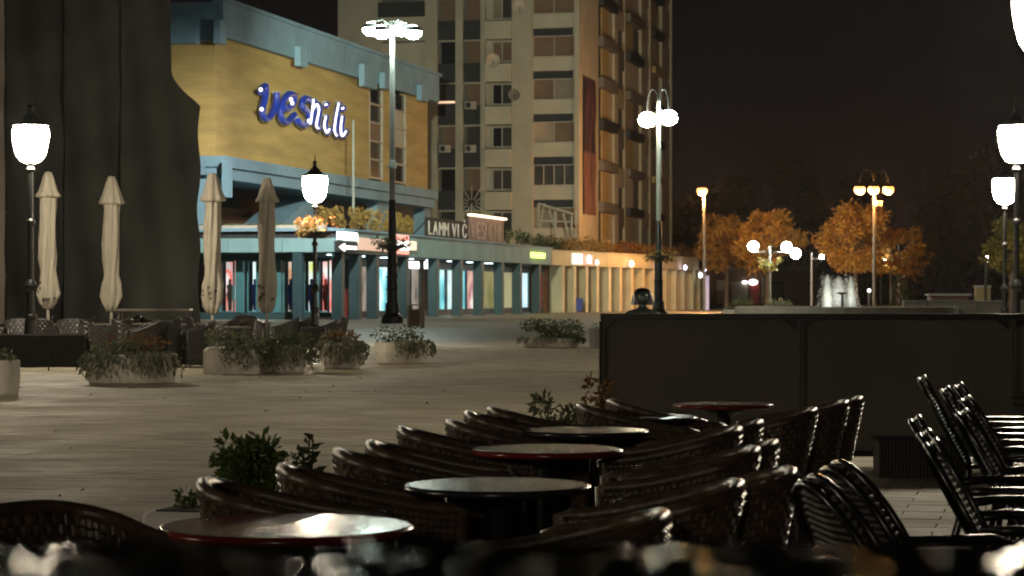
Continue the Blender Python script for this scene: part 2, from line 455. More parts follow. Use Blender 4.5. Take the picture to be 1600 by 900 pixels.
# ------------------------------------------------------------------ street lanterns
def lantern_post(px, Y, label, basket=False, x=None):
    t = thing('street_lamp', label, 'street lamp', (gx(px, Y) if x is None else x, Y, GZ), .2, 'old style lantern posts along the square')
    b = MB(); b.lathe([(.24,0),(.24,.10),(.19,.14),(.17,.45),(.20,.50),(.13,.56),(.11,.9)], 10)
    b.build('base', m_iron, t, smooth=False)
    p = MB()
    p.lathe([(.085,.9),(.12,.94),(.12,1.0),(.075,1.05),(.07,1.45),(.11,1.5),(.13,1.56),(.10,1.62),(.06,1.68),(.055,2.7),(.085,2.74),(.085,2.80),(.05,2.84),(.045,3.72),(.09,3.78),(.05,3.84),(.14,3.95)], 10)
    p.build('pole', m_iron, t)
    for k in range(4):
        a = math.pi/4 + k*math.pi/2
        f = MB(); f.tube([(.19*math.cos(a), .19*math.sin(a), 3.92), (.35*math.cos(a), .35*math.sin(a), 4.56)], .012, 5)
        f.build('lantern_bar', m_iron, t)
    gl = MB(); gl.lathe([(.10,3.90),(.20,3.95),(.27,4.05),(.315,4.22),(.345,4.42),(.345,4.52),(.31,4.58),(.2,4.60)], 20)
    gl.build('glass', e_lantern, t, smooth=True)
    c = MB(); c.lathe([(.36,4.605),(.33,4.64),(.20,4.70),(.12,4.80),(.06,4.86),(.05,4.95),(.07,4.98),(.02,5.02),(.012,5.18),(.004,5.2)], 10)
    c.build('cap', m_iron, t)
    if basket:
        h = thing('hanging_basket', 'orange and green flower basket hung round the lantern post by the closed parasols', 'flower basket', (t.location.x, Y, GZ))
        s = MB(); s.lathe([(.25,2.92),(.42,3.02),(.45,3.1),(.4,3.1)], 12); s.build('basket_tray', m_iron, h)
        f = MB(); foliage(f, (0,0,3.20), (.56,.56,.24), 420, .12, .3); f.build('foliage', m_leafyel, h)
        f = MB(); foliage(f, (0,0,3.28), (.55,.55,.2), 130, .10); f.build('flowers', m_flower, h)['kind'] = 'stuff'
    return t
lantern_post(48, 44, 'black lantern post at far left beside the first closed parasol')
lantern_post(492, 62.6, 'black lantern post carrying a flower basket, beside the arcade corner', True)
lantern_post(1633, 24.4, 'nearest lantern post at the right edge, only its glow in view')
lantern_post(1588, 44, 'thick black lantern post at the right edge beyond the windbreak')
lantern_post(1570, 64, 'farther lantern post at the right, left of the thick one')
lantern_post(0, -15, 'lantern post of the right row standing behind the camera', x=-2.6)
lantern_post(0, 5.5, 'lantern post of the left row standing beside the camera side', x=-17.0)
lantern_post(0, 25.5, 'lantern post of the left row standing nearest the camera side', x=-13.2)

# ------------------------------------------------------------------ tall masts
def spot(parent, loc, target, power, size, col, name='floodlight_beam', blend=.6):
    l = bpy.data.lights.new(name, 'SPOT'); l.energy = power; l.spot_size = R(size); l.spot_blend = blend
    l.color = col; l.shadow_soft_size = .3
    o = bpy.data.objects.new(name, l); COL.objects.link(o); o.parent = parent; o.location = loc
    d = Vector(target) - (parent.location + Vector(loc))
    o.rotation_euler = d.to_track_quat('-Z', 'Y').to_euler()
    return o
def flood_head(t, c, mat, r=.42):
    h = MB(); h.lathe([(r*.4,.30),(r*.9,.16),(r*1.02,.02),(r*1.0,.0)], 12, c); s = h.build('lamp_head', m_mast, t)
    gl = MB(); gl.ball((c[0], c[1], c[2]-.02), (r*.97, r*.97, r*.80), 12, 6); gl.build('lamp_glass', mat, s)

Y1 = 112.0
mast = thing('floodlight_mast', 'tall pale mast with four floodlight heads in front of the yellow building', 'lamp mast', (gx(613, Y1), Y1, GZ), 0)
b = MB(); b.lathe([(.55,0),(.55,.3),(.42,.42),(.36,.5),(.34,1.0)], 12); b.build('base', m_iron, mast)
b = MB(); b.lathe([(.27,1.0),(.27,1.6),(.33,1.65),(.27,1.7),(.26,2.2),(.32,2.25),(.26,2.3),(.25,2.75),(.31,2.8),(.25,2.85),(.22,3.5),(.30,3.55),(.2,3.65),(.17,6.0)], 12); b.build('plinth_column', m_iron, mast)
b = MB(); b.lathe([(.22,7.55),(.16,7.9),(.05,8.0)], 10); b.build('collar', m_mast, mast)
b = MB(); b.lathe([(.14,6.0),(.11,14.7),(.06,14.75)], 10); b.build('pole', m_mast, mast)
zh = zat(47, Y1)
for (px, py, dy) in ((579,43,.4),(598,51,-.5),(627,43,.5),(646,51,-.4)):
    cx = gx(px, Y1) - mast.location.x; cz = zat(py, Y1) - GZ
    b = MB(); b.tube([(0,0,zh+.2),(cx*.5, dy*.5, cz+.42),(cx, dy, cz+.30)], .05, 6); b.build('arm', m_mast, mast)
    flood_head(mast, (cx, dy, cz), e_mast, .43)
hb = thing('hanging_basket', 'small green flower basket hung on the tall mast', 'flower basket', (mast.location.x, Y1, GZ))
s = MB(); s.lathe([(.3,3.58),(.7,3.72),(.7,3.8),(.6,3.8)], 12); s.build('basket_tray', m_iron, hb)
f = MB(); foliage(f, (0,0,3.9), (1.0,1.0,.3), 260, .22, .3); f.build('foliage', m_leafhang, hb)

Y2 = 143.0
mast2 = thing('floodlight_mast', 'tall mast with two glowing heads under hoops in front of the tower side', 'lamp mast', (gx(1029, Y2), Y2, GZ), 0)
b = MB(); b.lathe([(.55,0),(.55,.3),(.38,.5),(.34,1.0),(.27,1.05),(.27,2.2),(.33,2.25),(.26,2.3),(.25,3.5),(.32,3.55),(.2,3.7),(.17,6.0)], 12); b.build('base', m_iron, mast2)
b = MB(); b.lathe([(.15,6.0),(.11,13.4),(.06,13.5)], 10); b.build('pole', m_mast, mast2)
for (px, py, dy, mt) in ((1012,186,.2,e_mastwarm),(1044,184,-.2,e_mast)):
    cx = gx(px, Y2) - mast2.location.x; cz = zat(py, Y2) - GZ
    pts = [(0,0,12.9)] + [(cx*.5 - cx*.5*math.cos(a), dy*(i/8), 13.2 + .95*math.sin(a)) for i, a in enumerate([k*math.pi/8 for k in range(9)])] + [(cx, dy, cz+.3)]
    b = MB(); b.tube(pts, .05, 6); b.build('hoop', m_iron, mast2)
    flood_head(mast2, (cx, dy, cz), mt, .60)
hb = thing('hanging_basket', 'yellow flower basket hung on the mast before the cream arcade', 'flower basket', (mast2.location.x, Y2, GZ))
s = MB(); s.lathe([(.3,3.58),(.7,3.72),(.7,3.8),(.6,3.8)], 12); s.build('basket_tray', m_iron, hb)
f = MB(); foliage(f, (0,0,3.85), (1.1,1.1,.4), 260, .24, .3); f.build('foliage', m_leafyel, hb)
spot(mast, (-.9, -.2, zh-.4), (-17, 134, 4.5), 60000*W_SPOT, 62, (1,.97,.86), blend=1.0)
spot(mast, (.9, -.2, zh-.4), (1, 202, 15), 250000*W_SPOT, 60, (.95,1,.76), blend=1.0)
spot(mast2, (.5, -.3, 12.3), (10, 214, 19), 110000*W_SPOT, 62, (1,.93,.74), blend=1.0)
spot(mast2, (-.5, -.3, 12.2), (7, 190, 5), 32000*W_SPOT, 80, (1,.91,.68))

# sodium lamps
def sodium(px, py, Y, label, heads):
    x0 = gx(px, Y)
    t = thing('street_lamp', label, 'street lamp', (x0, Y, 0), 0)
    zt = zat(py, Y)
    b = MB(); b.lathe([(.14,0),(.10,zt-.3),(.05,zt-.1)], 8); b.build('pole', m_parkpole, t)
    for (hx, hz) in heads:
        X = gx(hx, Y) - x0; Z = zat(hz, Y)
        if len(heads) > 1 and abs(X) > .1:
            pts = [(0,0,zt)] + [(X*.5 - X*.5*math.cos(a), 0, Z+.5 + 1.1*math.sin(a)) for a in [k*math.pi/8 for k in range(9)]]
            h = MB(); h.tube(pts, .05, 5); h.build('hoop', m_iron, t)
        h = MB(); h.lathe([(.12,Z+.5),(.4,Z+.25),(.4,Z+.2)], 10, (X,0,0)); s = h.build('lamp_head', m_iron, t)
        gl = MB(); gl.ball((X,0,Z), (.46,.46,.42), 12, 8); gl.build('lamp_glass', e_sodium, s)
        ld_ = bpy.data.lights.new('lamp_light', 'POINT'); ld_.energy = W_SODIUM/len(heads); ld_.color = (1,.43,.10); ld_.shadow_soft_size = .3
        lo_ = place('lamp_light', ld_, t, (X, -.3, Z-.8))
    return t
so1 = sodium(1100, 290, 196, 'single orange street lamp on a slim pole right of the tower', [(1097,298)])
so2 = sodium(1366, 285, 184, 'three headed orange street lamp above the autumn tree', [(1343,296),(1365,296),(1388,296)])
b = MB(); b.cbox((.35,-.2,zat(322,184)), (.5,.3,.4), .05); b.build('camera_box', m_frame, so2)
def park_lamp(px, Y, heads, label, ztop, gr=.40):
    x0 = gx(px, Y)
    t = thing('park_lamp', label, 'park lamp', (x0, Y, 0), 0)
    b = MB(); b.lathe([(.16,0),(.10,.6),(.08,ztop)], 8); b.build('pole', m_parkpole, t)
    for (hx, hy) in heads:
        X = gx(hx, Y)-x0; Z = zat(hy, Y)
        a = MB(); a.tube([(0,0,ztop-.5),(X,0,ztop-.5),(X,0,Z-.3)], .035, 5); a.build('arm', m_parkpole, t)
        h = MB(); h.ball((X,0,Z), (gr,gr,gr), 12, 8); h.build('globe', e_park, t)
    return t
park_lamp(1203, 184, [(1177,385),(1229,386),(1243,396)], 'park lamp with three white globes and a plant basket among autumn trees', zat(384,184))
hb = thing('hanging_basket', 'green plant basket hung on the three globe park lamp', 'flower basket', (gx(1203,184), 183.6, 0))
s = MB(); s.lathe([(.2,zat(419,184)),(.5,zat(416,184)),(.4,zat(416,184))], 10); s.build('basket_tray', m_iron, hb)
f = MB(); foliage(f, (0,0,zat(414,184)), (.85,.85,.55), 200, .28, .3); f.build('foliage', m_leafgreen2, hb)
park_lamp(1268, 190, [(1284,401)], 'slim park lamp with one small light left of the fountain', zat(395,190), .16)
park_lamp(1392, 205, [(1385,407)], 'small white globe lamp under the orange tree right of the fountain', zat(405,205), .16)
park_lamp(1540, 150, [(1545,400)], 'small white globe lamp against the dark park left of the lantern posts', zat(398,150), .16)

# ------------------------------------------------------------------ net covered building at left
YN = 72.0
nb = thing('wrapped_building', 'tall building wrapped in dark scaffold netting at left', 'building', (-14, YN, 0))
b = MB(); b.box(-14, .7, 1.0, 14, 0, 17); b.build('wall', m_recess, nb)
def right_edge(z):
    if z > 8.3: return gx(268, YN) - .02*math.sin(z*2)
    if z > 7.3: return gx(270, YN) + (gx(316, YN)-gx(270, YN))*((8.3-z)/1.0)**1.5
    return gx(312, YN) + .05*math.sin(z*2.7)
def net_panel(x0, x1, edge, mat, seed, dy, z0=0, z1=16):
    mb = MB(); nu, nv = 26, 90; vs = []
    for j in range(nv+1):
        z = z0 + (z1-z0)*j/nv
        b_ = x1 if not edge else right_edge(z)
        for i in range(nu+1):
            x = x0 + (b_-x0)*i/nu
            w_ = .035*math.sin(x*2.1+seed) * math.sin(z*.9+seed*2) + .05*math.sin(z*1.7+x*1.3+seed) + .05*math.sin(x*5.3+z*.6+seed) + .025*math.sin(z*4.1-x*2.3+seed)
            sag = .10*(abs((z/2.0) % 1 - .5) - .25)
            vs.append((x + 14, dy + w_ + sag, z))
    fs = [(j*(nu+1)+i, j*(nu+1)+i+1, (j+1)*(nu+1)+i+1, (j+1)*(nu+1)+i) for j in range(nv) for i in range(nu)]
    mb.add(vs, fs); return mb.build('net_panel', mat, nb, smooth=True)
xs = [gx(8,YN), gx(99,YN), gx(190,YN)]
net_panel(gx(-60,YN), gx(11,YN), False, m_net2, 1.0, -.35)
net_panel(xs[0], xs[1]-.02, False, m_net, 2.0, .1)
net_panel(xs[1]+.02, xs[2]+.3, False, m_net, 3.3, 0.04)
net_panel(xs[2], 0, True, m_net, 4.1, -.1)
for k in range(6):
    x = -16.0 + k*.95 + 14
    b = MB(); b.tube([(x,.45,0),(x,.45,16)], .03, 6); b.build('scaffold_tube', m_alu, nb)
for z in (2,4,6):
    b = MB(); b.tube([(-2.4,.45,z),(2.7,.45,z)], .03, 6); b.build('scaffold_tube', m_alu, nb)

# ------------------------------------------------------------------ yellow building
ANG = math.pi/2 - TH
CY = (-17.0, 131.9)
yb = thing('yellow_building', 'yellow walled building with blue concrete roof beams and a script sign', 'building', (CY[0], CY[1], 0), ANG)
fy = frame(CY, ANG)
UL = solve(fy, 668)[0]
def uz(px, py, off=0.0):
    u, Y = solve(fy, px, 'x', off); return u, zat(py, Y)
ZT, ZW, ZB = 18.1, 9.35, 8.05
ws = [(solve(fy,577)[0], solve(fy,598)[0]), (solve(fy,616)[0], solve(fy,634)[0])]
w1z0 = 9.6
# main wall pieces around the two window strips
segs = [(0, ws[0][0]), (ws[0][1], ws[1][0]), (ws[1][1], UL)]
for (a, c) in segs:
    b = MB(); b.box(a, c, 0, .5, ZW, 16.6); b.build('wall', m_yellow, yb)
b = MB(); b.box(0.0, .5, .5, 16, ZW, 16.6); b.build('wall', m_yellow, yb)
b = MB(); b.box(UL-.5, UL, .5, 16, ZW, 16.6); b.build('wall', m_yellow, yb)
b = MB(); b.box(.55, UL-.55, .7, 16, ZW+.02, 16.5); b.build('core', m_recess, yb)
b = MB(); b.box(-.4, UL+.4, -.4, 16.2, 16.62, 16.9); b.build('roof', m_blue, yb)
for k in range(6):   # roof fascia boards, butted with open joints
    a = -.7 + (UL+1.4)*k/6; c = -.7 + (UL+1.4)*(k+1)/6 - .05
    b = MB(); b.box(a, c, -.75, -.41, 16.15, ZT); b.build('fascia', m_blue, yb)
b = MB(); b.box(-.9, UL+.8, -.95, -.2, ZT+.002, ZT+.22); b.build('coping', m_blue, yb)
b = MB(); b.box(-.75, -.42, -.40, 16, 15.9, ZT); b.build('fascia', m_blue, yb)
b = MB(); b.box(-1.5, -.76, .6, 16, 15.7, 17.3); b.build('side_beam', m_blue, yb)
for (p0, p1, y0, y1) in ((340,350,20,70),(466,477,62,106),(566,586,92,140),(598,606,102,140),(656,667,122,160)):
    a = solve(fy, p0, 'x', -1.0)[0]; c, Yc = solve(fy, p1, 'x', -1.0)
    b = MB(); b.box(a, c, -1.15, -.76, zat(y1, Yc), zat(y0+14, Yc)); b.build('beam_end', m_blue, yb)
# window strips
for wi, (a, c) in enumerate(ws):
    f = MB(); f.box(a, a+.12, -.04, .3, w1z0, 16.1); f.box(c-.12, c, -.04, .3, w1z0, 16.1)
    fr_ = f.build('window_frame', m_frame, yb)
    n = 5
    for k in range(n):
        z0 = w1z0 + (16.1-w1z0)*k/n; z1 = w1z0 + (16.1-w1z0)*(k+1)/n
        mt = [m_greypane, m_greypane, m_blind, m_greypane, m_darkpane][k] if wi == 0 else [m_darkpane, m_greypane, m_curtain, m_curtain, m_darkpane][k]
        b = MB(); b.box(a+.13, c-.13, .12, .2, z0+.12, z1-.02); b.build('pane', mt, fr_)
        b = MB(); b.box(a+.121, c-.121, -.02, .25, z0-.02, z0+.10); b.build('transom', m_frame, fr_)
# lower blue beam, two tiers
for k in range(5):
    a = -.5 + (UL+.9)*k/5; c = -.5 + (UL+.9)*(k+1)/5 - .04
    b = MB(); b.box(a, c, -.75, .4, 8.72, ZW-.01); b.build('lower_beam', m_blue, yb)
b = MB(); b.box(-.3, UL+.2, -.5, .4, ZB, 8.70); b.build('lower_beam', m_blue, yb)
b = MB(); b.box(-.75, -.51, .4, 16, ZB+.2, ZW-.01); b.build('side_beam', m_blue, yb)
b = MB(); b.box(-.3, UL, .41, 16, 8.3, 8.7); b.build('floor_slab', m_blue, yb)
for (p0, p1, y1) in ((350,358,309),):
    a = solve(fy, p0, 'x', -.9)[0]; c, Yc = solve(fy, p1, 'x', -.9)
    b = MB(); b.box(a, c, -1.1, -.76, zat(y1, Yc), 9.0); b.build('beam_end', m_blue, yb)
for (p0, p1) in ((325,336),(587,606),(660,671)):
    a = solve(fy, p0, 'x', .3)[0]; c, Yc = solve(fy, p1, 'x', .3)
    b = MB(); b.box(a, c, .2, 1.0, 4.9, ZB-.003); b.build('pillar', m_blue, yb)
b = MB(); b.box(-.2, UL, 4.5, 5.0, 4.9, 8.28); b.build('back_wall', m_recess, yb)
b = MB(); b.box(.5, 24, 4.1, 4.45, 5.0, 6.9); b.build('boarding', m_brownwall, yb)
a = solve(fy, 437, 'x', .8)[0]; c = solve(fy, 486, 'x', .8)[0]
b = MB(); b.loft([[(a,.6,5.9),(c,.6,5.9),(c,.6,7.9)],[(a,3.2,5.9),(c,3.2,5.9),(c,3.2,7.9)]]); b.build('sloped_slab', m_blue, yb)  # solid wedge standing in for the lit diagonal of the soffit beam

# script sign
sign = thing('script_sign', 'blue script letters with white neon on the yellow wall', 'sign', (CY[0], CY[1], 0), ANG)
def stroke(pts, off, r, n=8, dx=0.0):
    out = []
    for (cx, cy) in pts:
        u, z = uz(380 + cx/7.5, 110 + cy/7.5, off); out.append((u+dx, off, z))
    # smooth
    q = []
    for i in range(len(out)-1):
        p0 = Vector(out[max(i-1,0)]); p1 = Vector(out[i]); p2 = Vector(out[i+1]); p3 = Vector(out[min(i+2,len(out)-1)])
        for k in range(4):
            t_ = k/4; q.append(.5*((2*p1)+(p2-p0)*t_+(2*p0-5*p1+4*p2-p3)*t_*t_+(3*p1-p0-3*p2+p3)*t_**3))
    q.append(Vector(out[-1])); return q
LET = {
 'letter_v': [[(200,250),(262,185),(255,320),(222,480),(252,560),(312,545),(378,420),(392,260)]],
 'letter_e': [[(470,450),(560,425),(600,330),(560,275),(490,320),(440,470),(455,575),(520,600),(600,520)]],
 'letter_s': [[(775,345),(715,330),(690,420),(760,500),(772,590),(710,645),(640,590)]],
 'letter_n': [[(830,345),(815,480),(795,630)],[(815,470),(870,400),(893,470),(862,640),(885,680)]],
 'letter_i': [[(975,540),(955,650),(985,730),(1015,690)],[(968,405),(985,400)]],
 'letter_l': [[(1125,385),(1092,550),(1075,700),(1100,765)]],
 'letter_j': [[(1165,540),(1148,670),(1165,770),(1212,715)],[(1163,450),(1180,440)]],
}
for nm, strokes in LET.items():
    lm = MB(); bk = MB(); ne = MB()
    for st in strokes:
        q = stroke(st, -.55, .3); lm.tube(q, .21, 8)
        q2 = stroke(st, -.20, .3, dx=-.16); bk.tube(q2, .27, 6)
        q3 = stroke(st, -.80, .1, dx=-.10); ne.tube(q3, .075, 6)
    l = lm.build('letter', m_bluesign, sign)
    bk.build('letter_return', m_letterside, l)
    if nm in ('letter_n','letter_i','letter_l','letter_j'): ne.build('neon_tube', e_neon, l)
for q in ((205,225),(560,340),(575,385),(215,455),(770,590)):
    u, z = uz(380+q[0]/7.5, 110+q[1]/7.5, -.9)
    b = MB(); b.ball((u,-.9,z), .13, 8, 5); b.build('neon_tube', e_neon, sign)
# flagpole
u, Yp = solve(fy, 552, 'x', -2.5)
P = fy[0] + fy[1]*u - fy[2]*2.5
fp = MB(); fp.lathe([(.09,4.9),(.06,zat(188,Yp)),(.02,zat(187,Yp))], 8)
o = fp.build('flagpole', m_mast, None, (P.x, P.y, 0)); tag(o, 'bare pale flagpole standing on the terrace before the yellow wall', 'flagpole')

# ------------------------------------------------------------------ arcade building (left wing + blue arcade)
CA = (-9.35, 127.0)
ab = thing('arcade_building', 'low teal shopping arcade with columns and lit shop windows', 'building', (CA[0], CA[1], 0), ANG)
fa = frame(CA, ANG)
UA = solve(fa, 862)[0]
WG = 9.5
b = MB(); b.box(.35, UA, .35, 22, 3.78, 4.9); b.build('roof_slab', m_cornice, ab)
n = 7
for k in range(n):
    a = UA*k/n - (.0 if k else .0); c = UA*(k+1)/n - .03
    b = MB(); b.box(a, c, 0, .34, 3.73, 4.98); b.build('fascia_panel', m_cornice, ab)
b = MB(); b.box(-.05, UA, -.12, .3, 4.985, 5.08); b.build('ledge', m_blue, ab)
for k in range(3):
    a = .35 + WG*k/3; c = .35 + WG*(k+1)/3 - .03
    b = MB(); b.box(0, .34, a, c, 3.78, 4.56); b.build('fascia_panel', m_cornice, ab)
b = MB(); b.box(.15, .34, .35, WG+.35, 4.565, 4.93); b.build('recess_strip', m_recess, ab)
b = MB(); b.box(-.1, .34, .31, WG+.35, 4.94, 5.12); b.build('ledge', m_blue, ab)
for px in (459,520,556,583,624+6,678,715,748,780,808,838):
    if px <= 520:
        if px == 459:
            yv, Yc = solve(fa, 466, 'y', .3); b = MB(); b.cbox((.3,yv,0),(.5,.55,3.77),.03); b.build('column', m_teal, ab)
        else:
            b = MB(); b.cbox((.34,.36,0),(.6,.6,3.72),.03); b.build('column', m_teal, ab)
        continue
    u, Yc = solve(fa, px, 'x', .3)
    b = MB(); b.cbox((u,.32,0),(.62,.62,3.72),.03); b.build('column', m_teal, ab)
# shop wall of the wing (faces the camera) and windows in it
SU = 1.6
b = MB(); b.box(SU, SU+.3, 2.2, WG+.3, 0, .42); b.build('plinth', m_teal, ab)
b = MB(); b.box(SU, SU+.3, 2.2, WG+.3, 3.35, 3.77); b.build('lintel', m_teal, ab)
dcols = {
 'red': [(.9,.95,.9),(.85,.12,.08),(.25,.7,.7)], 'white': [(.30,.60,.60),(.85,.95,.9),(.55,.8,.8)],
 'mix': [(.9,.9,.8),(.55,.25,.12),(.15,.5,.5)], 'blue': [(.1,.2,.55),(.85,.95,.9),(.7,.75,.1)],
 'teal': [(.10,.45,.50),(.35,.85,.85),(.9,.97,.95)], 'olive': [(.16,.15,.05),(.30,.27,.12),(.10,.10,.05)],
 'pinkish': [(.75,.5,.35),(.45,.12,.16),(.95,.85,.7)], 'cold': [(.55,.75,.8),(.75,.95,1.0),(.45,.7,.75)],
 'brown': [(.18,.12,.09),(.32,.24,.18),(.06,.05,.05)] }
edm = {k: EMD('display_'+k, v, 1.3, .9, (1,1,.7)) for k, v in dcols.items()}
def display(parent, axis, fr, p0, p1, off, z0, z1, kind, depth=.9, frame_m=m_pilaster, goods=0):
    """lit shop window: frame, glass, back panel that glows in place of a lit interior"""
    a, Ya = solve(fr, p0, axis, off); c, Yc = solve(fr, p1, axis, off)
    if a > c: a, c = c, a
    def bx(s, t, d0, d1, q0, q1):
        m = MB()
        if axis == 'x': m.box(s, t, off+d0, off+d1, q0, q1)
        else: m.box(off+d0, off+d1, s, t, q0, q1)
        return m
    f = bx(a, a+.08, -.03, .12, z0, z1); f.v += []
    g2 = bx(c-.08, c, -.03, .12, z0, z1); f.add(g2.v, g2.f)
    g2 = bx(a+.081, c-.081, -.03, .12, z1-.08, z1); f.add(g2.v, g2.f)
    g2 = bx(a+.081, c-.081, -.03, .12, z0, z0+.08); f.add(g2.v, g2.f)
    w_ = f.build('shop_window', frame_m, parent)
    bx(a+.02, c-.02, depth, depth+.05, z0, z1).build('display', edm[kind], w_)
    gq = MB()
    if axis == 'x': gq.quad((a+.081,off+.03,z0+.081),(c-.081,off+.03,z0+.081),(c-.081,off+.03,z1-.081),(a+.081,off+.03,z1-.081))
    else: gq.quad((off+.03,c-.081,z0+.081),(off+.03,a+.081,z0+.081),(off+.03,a+.081,z1-.081),(off+.03,c-.081,z1-.081))
    gq.build('pane', m_glass, w_)
    for k in range(goods):   # dressed mannequins
        t_ = a + (c-a)*(k+1)/(goods+1); h = (z1-z0)
        m = MB(); x, y = (t_, off+depth*.5) if axis == 'x' else (off+depth*.5, t_)
        m.lathe([(.10,0),(.13,.5),(.22,.9),(.15,1.15),(.21,1.4),(.07,1.52),(.09,1.62),(.08,1.76),(.03,1.8)], 8, (x, y, z0+.1))
        m.build('mannequin', rng.choice([m_red, m_curtain, m_bluebin, m_black]), w_)
    return w_
for (p0, p1, kd, gd) in ((344,366,'red',1),(386,402,'white',1),(403,428,'teal',0),(442,458,'mix',1),(474,491,'blue',1),(496,514,'red',1)):
    display(ab, 'y', fa, p0, p1, SU, .42, 3.35, kd, goods=gd)
for px in (340,374,434,465,493):
    y0, _ = solve(fa, px+5.5, 'y', SU); y1, _ = solve(fa, px-5.5 if px != 493 else px, 'y', SU)
    b = MB(); b.box(SU-.06, SU+.3, min(y0,y1), max(y0,y1), .421, 3.349); b.build('pilaster', m_pilaster, ab)
# shop wall of the arcade side
SV = 2.6
def arc_block(p0, p1, z0, z1, mat, name='wall_panel', off=SV, th=.25):
    a = solve(fa, p0, 'x', off)[0]; c = solve(fa, p1, 'x', off)[0]
    b = MB(); b.box(a, c-.01, off, off+th, z0, z1); return b.build(name, mat, ab)
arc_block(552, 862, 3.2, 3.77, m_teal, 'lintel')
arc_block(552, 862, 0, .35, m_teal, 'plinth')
for (p0, p1, kd, gd) in ((552,562,'teal',0),(564,584,'brown',1),(590,612,'teal',1),(612,618,'cold',0),(642,656,'brown',0),(684,696,'teal',0),(698,710,'white',1),(719,728,'teal',0),(729,744,'pinkish',0),(753,774,'olive',0),(786,802,'olive',1),(815,826,'cold',0),(847,869,'cold',0)):
    display(ab, 'x', fa, p0, p1, SV, .35, 3.2, kd, depth=.07, goods=0)
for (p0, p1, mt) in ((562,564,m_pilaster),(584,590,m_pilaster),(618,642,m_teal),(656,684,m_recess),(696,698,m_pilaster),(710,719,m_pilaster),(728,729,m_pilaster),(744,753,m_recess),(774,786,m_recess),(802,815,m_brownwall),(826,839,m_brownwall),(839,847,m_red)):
    arc_block(p0, p1, .36, 3.19, mt)
a = solve(fa, 537, 'x', 1.2)[0]; c = solve(fa, 566, 'x', 1.2)[0]
b = MB(); b.box(a, c, 1.2, 1.3, .02, 1.75); b.build('counter_front', m_red, ab)
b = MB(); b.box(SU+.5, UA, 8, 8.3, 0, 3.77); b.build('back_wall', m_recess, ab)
# lit strips above the shop doors
for (p0, p1) in ((640,655),(665,672)):
    a = solve(fa, p0, 'x', 1.5)[0]; c, Yc = solve(fa, p1, 'x', 1.5)
    b = MB(); b.box(a, c, 1.5, 1.6, zat(420,Yc), zat(409,Yc)); b.build('light_strip', e_white, ab)
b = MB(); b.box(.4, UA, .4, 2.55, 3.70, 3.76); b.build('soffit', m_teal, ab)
for k in range(8):
    u = 3 + k*5.2
    b = MB(); b.box(u-.25, u+.25, 1.3, 1.8, 3.66, 3.695); b.build('ceiling_light', EM('soffit_glow', (.75,.95,1.0), 7.0) if k == 0 else bpy.data.materials['soffit_glow'], ab)

# signs on the fascia: things fixed to the building
def fascia_sign(name, label, p0, p1, y0, y1, mat, fr=fa, off=-.16, text=None, tmat=None):
    a, Ya = solve(fr, p0, 'x', off); c, Yc = solve(fr, p1, 'x', off); Ym = (Ya+Yc)/2
    t = thing(name, label, 'sign', (fr[0].x, fr[0].y, 0), math.atan2(fr[1].y, fr[1].x))
    b = MB(); b.box(a, c, off, off+.14, zat(y1,Ym), zat(y0,Ym)); b.build('sign_box', mat, t)
    return t, a, c, Ym
def text(parent, s, x, y, z, size, mat, width=None, ext=.02):
    import numpy as np
    n = len(s.replace(' ', '')) + .6*s.count(' '); adv = width/n; cx = x
    for ch in s:
        if ch == ' ': cx += adv*.6; continue
        cu = bpy.data.curves.new('letter', 'FONT'); cu.body = ch; cu.size = size; cu.extrude = ext
        tmp = bpy.data.objects.new('letter', cu); COL.objects.link(tmp)
        bpy.context.view_layer.update()
        me = bpy.data.meshes.new_from_object(tmp.evaluated_get(bpy.context.evaluated_depsgraph_get()))
        bpy.data.objects.remove(tmp); bpy.data.curves.remove(cu)
        me.materials.clear(); me.materials.append(mat)
        xs_ = [v.co.x for v in me.vertices]; wd = max(xs_)-min(xs_)
        o = place('letter', me, parent, (cx, y, z), (R(90),0,0)); o.scale.x = min(1.6, adv*.82/wd)
        cx += adv
t, a, c, Ym = fascia_sign('lightbox_sign', 'white glowing box sign on the arcade corner', 530, 559, 363, 375, e_white)
t, a, c, Ym = fascia_sign('lightbox_sign', 'dark sign with a white glowing arrow below the white box sign', 526, 559, 377.5, 393, m_recess)
za, zb = zat(389,Ym), zat(384.5,Ym)
b = MB(); zc = (za+zb)/2
b.box(a+(c-a)*.35, c-.3, -.2, -.165, zc-.09, zc+.09)
b.add([(a+(c-a)*.1,-.2,zc),(a+(c-a)*.36,-.2,zc-.22),(a+(c-a)*.36,-.2,zc+.22),(a+(c-a)*.1,-.165,zc),(a+(c-a)*.36,-.165,zc-.22),(a+(c-a)*.36,-.165,zc+.22)], [(0,1,2),(3,5,4),(0,3,4,1),(1,4,5,2),(2,5,3,0)])
b.build('arrow', e_white, t)
fascia_sign('lightbox_sign', 'long orange backlit panel on the fascia left of the tall mast', 560, 611, 373, 392, e_orangepanel)
t, a, c, Ym = fascia_sign('lightbox_sign', 'red and white glowing box sign behind the tall mast', 617, 639, 367, 397, e_red)
b = MB(); b.box(a+.1, c-.1, -.2, -.165, zat(390,Ym), zat(377,Ym)); b.build('white_field', e_white, t)
fascia_sign('lightbox_sign', 'small beige glowing panel right of the red and white sign', 640, 651, 377, 391, e_beige)
fascia_sign('neon_sign', 'bright green neon sign on the arcade fascia', 832, 852, 395, 403, e_greenneon)

